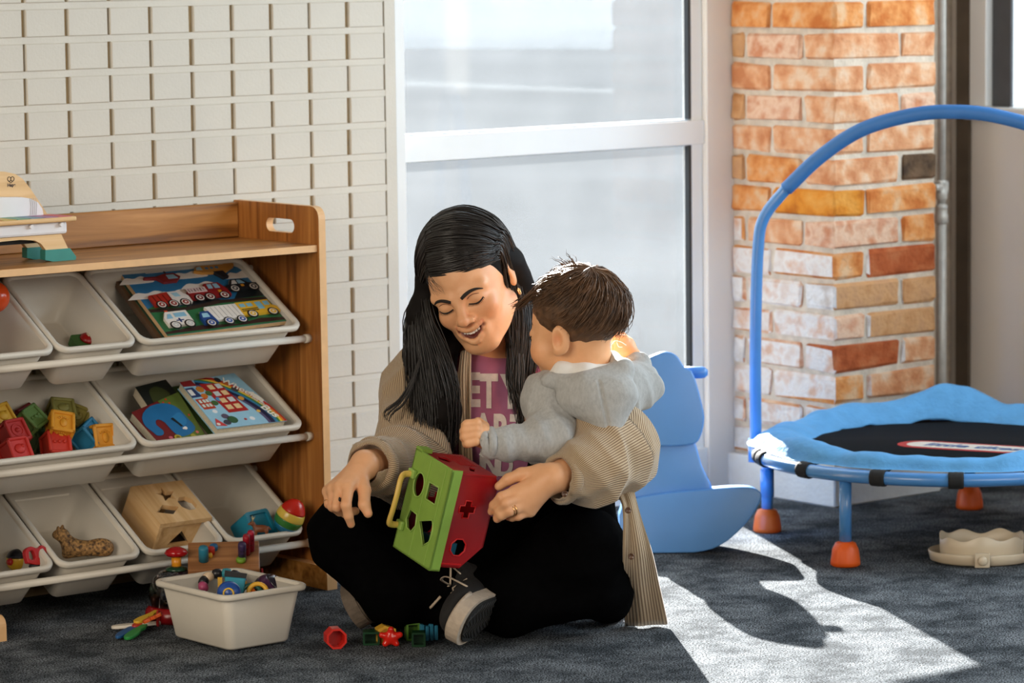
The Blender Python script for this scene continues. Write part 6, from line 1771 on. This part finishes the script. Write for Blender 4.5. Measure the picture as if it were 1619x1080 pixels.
# loose wisps
gw = [[P(664, 560, 6.37), P(650, 600, 6.36), P(628, 632, 6.355), P(608, 648, 6.35), P(606, 658, 6.35), P(612, 664, 6.35)], [P(668, 560, 6.37), P(655, 600, 6.36), P(640, 636, 6.355), P(622, 652, 6.35), P(614, 664, 6.35), P(616, 668, 6.35)]]
vc, qc = strands(gw, 16, 18, .0011, 3, .002, .001)
gf = [[H(-.030, .085, .075), H(-.022, .098, .060), H(-.012, .104, .040), H(-.006, .104, .022)], [H(-.036, .08, .075), H(-.036, .092, .058), H(-.034, .094, .040), H(-.028, .096, .028)]]
vd, qd = strands(gf, 14, 10, .0004, 4, .003, .002)
gs = [[P(806, 560, 6.43), P(804, 600, 6.425), P(818, 640, 6.42), P(834, 690, 6.415)], [P(826, 560, 6.43), P(828, 610, 6.425), P(824, 650, 6.42), P(816, 700, 6.415)]]
ve, qe = strands(gs, 40, 16, .0012, 5, .004, .004)
def join(*sets):
    vs, qs, o = [], [], 0
    for v, q in sets: vs.append(v); qs.append(q + o); o += len(v)
    return np.concatenate(vs), np.concatenate(qs)
vv_, qq_ = join((va, qa), (vb, qb), (vb2, qb2), (vc, qc), (vd, qd), (ve, qe))
link('hair_strands', np_mesh('hair_strands', to_local(vv_, hm), qq_), hairW, hm, kind='stuff')

# ------------------------------------------------------------------ the toddler
TPOS = onz(955, 972)
kid = thing('person', 'toddler in a grey hooded sweatshirt seen from behind, leaning on the seated woman', 'person', (TPOS[0], TPOS[1], 0))
Rt = VIEW @ np.array([[-0.4546, -0.8832, -0.1157], [-0.1484, -0.053, 0.9875], [0.8783, -0.4661, 0.107]])
_q, _r = np.linalg.qr(Rt); Rt = _q @ np.diag(np.sign(np.diag(_r)))
TO = P(904.8, 518, 6.2)
def K(x, y, z): return TO + Rt @ np.array([x, y, z], float)
skinT = skin('skin_toddler', srgb(230, 170, 122), srgb(236, 178, 132))
hairT = mat('hair_brown', (.105, .052, .024), .45, .5, 60, spec=.4)
greyh = mat('sweatshirt_grey', srgb(172, 172, 170), .95, .1, 220, spec=.1, sheen=.15, bump=.25, bscale=900, stretch=(1, 1, .45))
lining = mat('hood_lining_white', srgb(226, 224, 220), .95, .04, 60, spec=.1)
tp_ = [ell(K(0, -.017, .030), (.066, .084, .070), Rt), ell(K(0, .022, -.012), (.056, .052, .058), Rt, k=.02), ell(K(0, .026, -.046), (.046, .042, .034), Rt, k=.02),
       ell(K(0, .056, -.066), (.014, .012, .012), Rt, k=.02), cap(K(0, .066, -.005), K(0, .077, -.024), .006, .0085, k=.010)]
for s in (-1, 1):
    Ae = Rt @ np.array(Matrix.Rotation(math.radians(-24 * s), 3, 'Z'))
    tp_ += [ell(K(s * .032, .044, -.036), (.026, .024, .026), Rt, k=.016), ell(K(s * .027, .074, -.003), (.014, .010, .009), Rt, k=.010, m='sub'), ell(K(s * .027, .058, -.004), (.014, .013, .011), Rt, k=.006),
            ell(K(s * .067, -.008, -.013), (.0085, .0165, .0265), Ae, k=.006), ell(K(s * .076, -.004, -.011), (.006, .0095, .0165), Ae, k=.005, m='sub'), ell(K(s * .066, .001, -.034), (.006, .008, .008), Ae, k=.006)]
tp_ += chain([K(-.014, .060, -.047), K(0, .068, -.048), K(.014, .060, -.047)], [.003, .0045, .003], k=.004)
kface = list(tp_)
KN = P(922, 592, 6.235)
tp_ += [cap(K(0, -.022, -.045), KN, .040, .040, k=.025)]
SKL, SKR = P(868, 628, 6.205), P(985, 612, 6.275)
EKL, EKR = P(872, 692, 6.150), P(1013, 614, 6.30)
WKL, WKR = P(782, 701, 6.118), P(1003, 572, 6.352)
HIP = P(905, 742, 6.245)
tp_ += [cap(KN, HIP, .060, .070, k=.03), cap(SKL, EKL, .026, .024), cap(EKL, WKL, .024, .019), cap(SKR, EKR, .026, .024), cap(EKR, WKR, .024, .018),
        cap(HIP, P(935, 850, 6.36), .050, .040), cap(P(935, 850, 6.36), P(966, 880, 6.43), .040, .030), cap(P(966, 875, 6.43), P(972, 958, 6.445), .026, .020), cap(P(972, 960, 6.445), P(962, 972, 6.42), .020, .018),
        cap(HIP, P(880, 850, 6.40), .050, .04), cap(P(880, 850, 6.40), P(890, 955, 6.46), .036, .022)]
# fists
tp_ += [cap(WKL, P(760, 688, 6.116), .018, .019, k=.01), ell(P(757, 686, 6.116), (.019, .021, .018), VIEW, k=.01)]
for i in range(4):
    a = P(754 - 2 * i * .3, 669 + 9.6 * i, 6.098); b = P(741 - (2.5, 5, 4.5, 0)[i], 671 + 9.8 * i, 6.100); c = P(738 - (2, 4.5, 4, 0)[i], 673 + 9.4 * i, 6.122); d = P(748, 674 + 9 * i, 6.134)
    tp_ += chain([a, b, c, d], [.0088, .0082, .0078, .0070], k=.0028)
tp_ += chain([P(766, 674, 6.130), P(756, 668, 6.140), P(747, 672, 6.142)], [.009, .0085, .007], k=.004)
tp_ += [cap(WKR, P(990, 550, 6.362), .017, .017, k=.01), ell(P(987, 546, 6.364), (.018, .016, .016), VIEW, k=.01)]
for i in range(4):
    a = P(988 - 1.5 * i, 536 + 6.5 * i, 6.350); b = P(975 - i * .4, 534 + 7.2 * i, 6.350); c = P(971, 536 + 7 * i, 6.368)
    tp_ += chain([a, b, c], [.0078, .0072, .0064], k=.0028)
tp_ += chain([P(994, 540, 6.37), P(982, 530, 6.375), P(973, 531, 6.375)], [.008, .0075, .0065], k=.004)
CH2 = [K(.045, .056, -.038), K(-.045, .056, -.038), K(0, .08, -.022)]
def tintT(V):
    t = np.ones((len(V), 3))
    t = t + near(V, CH2, .008, .03) * (np.array([1.0, .88, .85]) - t)
    t = t + near(V, [K(x, .066, -.048) for x in (-.012, 0, .012)], .005, .009) * (np.array([.9, .62, .60]) - t)
    t = t + near(V, [K(.072, -.004, -.011)], .004, .014) * (np.array([.92, .74, .68]) - t)
    return t
sdf_obj('body', tp_, .0022, skinT, kid, tint=tintT, floor=.002)
for s in (-1, 1):
    L = [on_face(s * x, z, kface, K, .12, .0004) for x, z in ((.014, -.009), (.021, -.0115), (.028, -.0120), (.036, -.0095), (.041, -.006))]
    lm = MB().tube(spline(L, 12), [.0006] + [.0012] * 10 + [.0008], 6)
    for q in np.linspace(0, 1, 9):
        c = spline(L, 20)[int(q * 19)]; dv = nrm(Rt @ np.array([s * (q - .2), .9, -.5]))
        lm.tube([c, c + dv * .004, c + dv * .008 + Rt[:, 2] * .001], [.0005, .0004, .0002], 4)
    lm.build('eyelashes', browm, kid, world=True)
    L = [on_face(s * x, z, kface, K, .12, .0003) for x, z in ((.012, .014), (.024, .018), (.038, .013))]
    MB().tube(spline(L, 10), [.001] + [.0018] * 8 + [.0008], 6, flat=.4, up=Rt[:, 1]).build('eyebrow', hairT, kid, world=True)
# hair cap and strands
tc_, tr_ = np.array([0, -.020, .034]), np.array([.0735, .0895, .0745])
hp = [ell(K(*tc_), tr_ * .985, Rt), ell(K(0, .105, -.04), (.12, .072, .088), Rt, k=.014, m='sub'), ell(K(.078, -.002, -.022), (.022, .019, .030), Rt, k=.008, m='sub'), ell(K(-.078, -.002, -.022), (.022, .019, .030), Rt, k=.008, m='sub'),
      rbox(K(0, -.02, -.090), (.12, .12, .036), .01, Rt @ np.array(Matrix.Rotation(-.22, 3, 'X')), k=.02, m='sub')]
hk = sdf_obj('hair', hp, .0035, hairT, kid, disp=folds(21, .003, 110, 6), label='short tousled brown hair')
def kscalp(d, o=1.0):
    d = np.asarray(d, float); k = 1 / np.sqrt(((d / tr_) ** 2).sum()); return K(*(tc_ + d * k * o))
gd = []
pole = nrm([.10, -.45, .9])
for i, a in enumerate(np.linspace(0, 2 * math.pi, 19)):
    d0 = np.array([math.sin(a), math.cos(a), 0])          # a=0 is the brow side
    el_ = (.30 * math.cos(a) - .18) if math.cos(a) > 0 else (-.20 + .60 * math.cos(a))
    end = nrm(d0 + np.array([0, 0, el_ - (.14 if math.cos(a) < .2 else -.12)]))
    if .3 < math.cos(a) < .85: end = nrm(d0 + np.array([0, 0, .12]))
    sw = np.array([math.cos(a), -math.sin(a), 0]) * .30
    pts = []
    for t in (.04, .28, .52, .76, 1.0):
        q = nrm(pole * (1 - t) + end * t + sw * math.sin(math.pi * t))
        pts.append(kscalp(q, 1.0 + .035 * t))
    gd.append(pts)
v1, q1 = strands(gd, 1100, 12, .0012, 31, .0040, .004, tip=.2, length=(.55, 1.06))
# tuft standing out over the brow
gt = [[kscalp((.25, .75, .62), 1.0), kscalp((.30, .92, .42), 1.05), K(.022, .088, .052), K(.030, .100, .046)], [kscalp((-.1, .8, .6), 1.0), kscalp((0, .95, .42), 1.05), K(.004, .090, .050), K(.012, .104, .044)]]
v2, q2 = strands(gt, 70, 10, .0010, 32, .004, .002, tip=.15)
gu = [[kscalp((.2, -.2, .95), .98), kscalp((.25, -.1, .97), 1.07), kscalp((.32, .0, .95), 1.12)], [kscalp((-.3, .3, .9), .98), kscalp((-.3, .4, .9), 1.06), kscalp((-.28, .5, .85), 1.10)]]
v3, q3 = strands(gu, 60, 8, .0009, 33, .012, .002, tip=.1)
vv_, qq_ = join((v1, q1), (v2, q2), (v3, q3))
link('hair_strands', np_mesh('hair_strands', to_local(vv_, hk), qq_), hairT, hk, kind='stuff')
# sweatshirt
hd = [ell(P(920, 650, 6.245), (.092, .085, .080), VIEW), ell(P(908, 715, 6.245), (.088, .07, .080), VIEW, k=.04), cap(SKL, SKR, .046, k=.03),
      cap(SKL, EKL, .045, .040, k=.02), cap(EKL, P(800, 702, 6.123), .040, .031, k=.02), cap(P(800, 702, 6.123), P(772, 701, 6.117), .0285, .0285, k=.006),
      cap(SKR, EKR, .046, .036, k=.02), cap(EKR, P(1006, 580, 6.345), .036, .027, k=.02),
      cap(KN, K(0, -.022, -.03), .046, .046, k=.006, m='sub'), cap(P(775, 701, 6.117), P(740, 700, 6.115), .0225, .0225, k=.003, m='sub')]
def hfold(X):
    o = folds(14, .005, 60)(X)
    for a, b, fr in ((EKL, P(772, 701, 6.117), 120), (EKR, P(1003, 572, 6.352), 150)):
        t = nrm(b - a); s_ = (X - a) @ t; q = X - a - s_[:, None] * t; d = np.linalg.norm(q, axis=1)
        o = o + .0028 * np.exp(-((d / .06) ** 2)) * np.exp(-(((s_ - .02) / .05) ** 2)) * np.sin(s_ * fr + 40 * (q @ VIEW[:, 1]))
    return o
hoodie = sdf_obj('hooded_sweatshirt', hd, .0034, greyh, kid, disp=hfold, label='light grey hooded sweatshirt')
hood = [ell(P(938, 625, 6.150), (.066, .040, .024), VIEW @ np.array(Matrix.Rotation(.05, 3, 'Z'))), cap(P(935, 630, 6.145), P(964, 680, 6.140), .036, .016, k=.03), cap(P(975, 625, 6.150), P(966, 675, 6.140), .036, .016, k=.03),
        cap(P(868, 602, 6.165), P(925, 606, 6.140), .013, .017, k=.012), cap(P(925, 606, 6.140), P(985, 585, 6.165), .017, .020, k=.012), cap(P(985, 585, 6.165), P(968, 566, 6.215), .018, .013, k=.012), cap(P(868, 602, 6.165), P(880, 590, 6.20), .012, .010, k=.012)]
seamA, seamB = P(946, 600, 6.14), P(965, 690, 6.14)
def seamd(X):
    t = nrm(seamB - seamA); q = X - seamA; lat = np.abs(q @ nrm(np.cross(t, VIEW[:, 2])))
    return .0035 * np.exp(-(lat / .0025) ** 2) * (((q @ t) > 0) & ((q @ t) < .12)) + folds(15, .0022, 70)(X)
sdf_obj('hood', hood, .0028, greyh, hoodie, disp=seamd)
sdf_obj('hood_lining', chain([P(872, 596, 6.185), P(890, 585, 6.175), P(925, 588, 6.165), P(958, 590, 6.170), P(970, 575, 6.20)], [.010, .015, .016, .013, .009], k=.015), .003, lining, hoodie, disp=folds(16, .002, 80))
for a, b, r in ((P(776, 701, 6.1175), P(768, 701, 6.116), .0262), (P(1004, 576, 6.349), P(1002, 569, 6.354), .0245)):
    ringband('cuff', a, b, r, .0035, .014, greyh, hoodie)
tw = [cap(HIP, P(935, 848, 6.36), .066, .052, k=.03), cap(P(935, 848, 6.36), P(966, 876, 6.43), .052, .036, k=.02), cap(HIP, P(880, 850, 6.40), .066, .05, k=.03), cap(P(880, 850, 6.40), P(888, 920, 6.45), .046, .03, k=.03), ell(P(905, 745, 6.25), (.075, .05, .072), VIEW, k=.03)]
sdf_obj('trousers', tw, .005, blackm, kid, disp=folds(17, .003, 60), label='black trousers rolled at the knee')
for px_, d in ((966, 6.425), (890, 6.455)):
    q = onz(px_, 975)
    sdf_obj('shoe', [ell(P(px_ - 6, 968, d - .02), (.024, .022, .040), VIEW), ell(P(px_ + 2, 962, d), (.024, .026, .026), VIEW, k=.02)], .004, mat('toddler_shoe_navy', (.012, .014, .022), .8), kid, floor=.001)
# white string in the hand
MB().tube(spline([P(967, 545, 6.345), P(972, 539, 6.335), P(982, 541, 6.335), P(990, 546, 6.338)], 12), .0009, 5).build('string', mat('string_white', srgb(235, 232, 228), .8), kid, world=True)
MB().tube(spline([P(975, 541, 6.334), P(978, 548, 6.334), P(984, 549, 6.336)], 10), .0008, 5).build('string', mat('string_white', srgb(235, 232, 228), .8), kid, world=True)
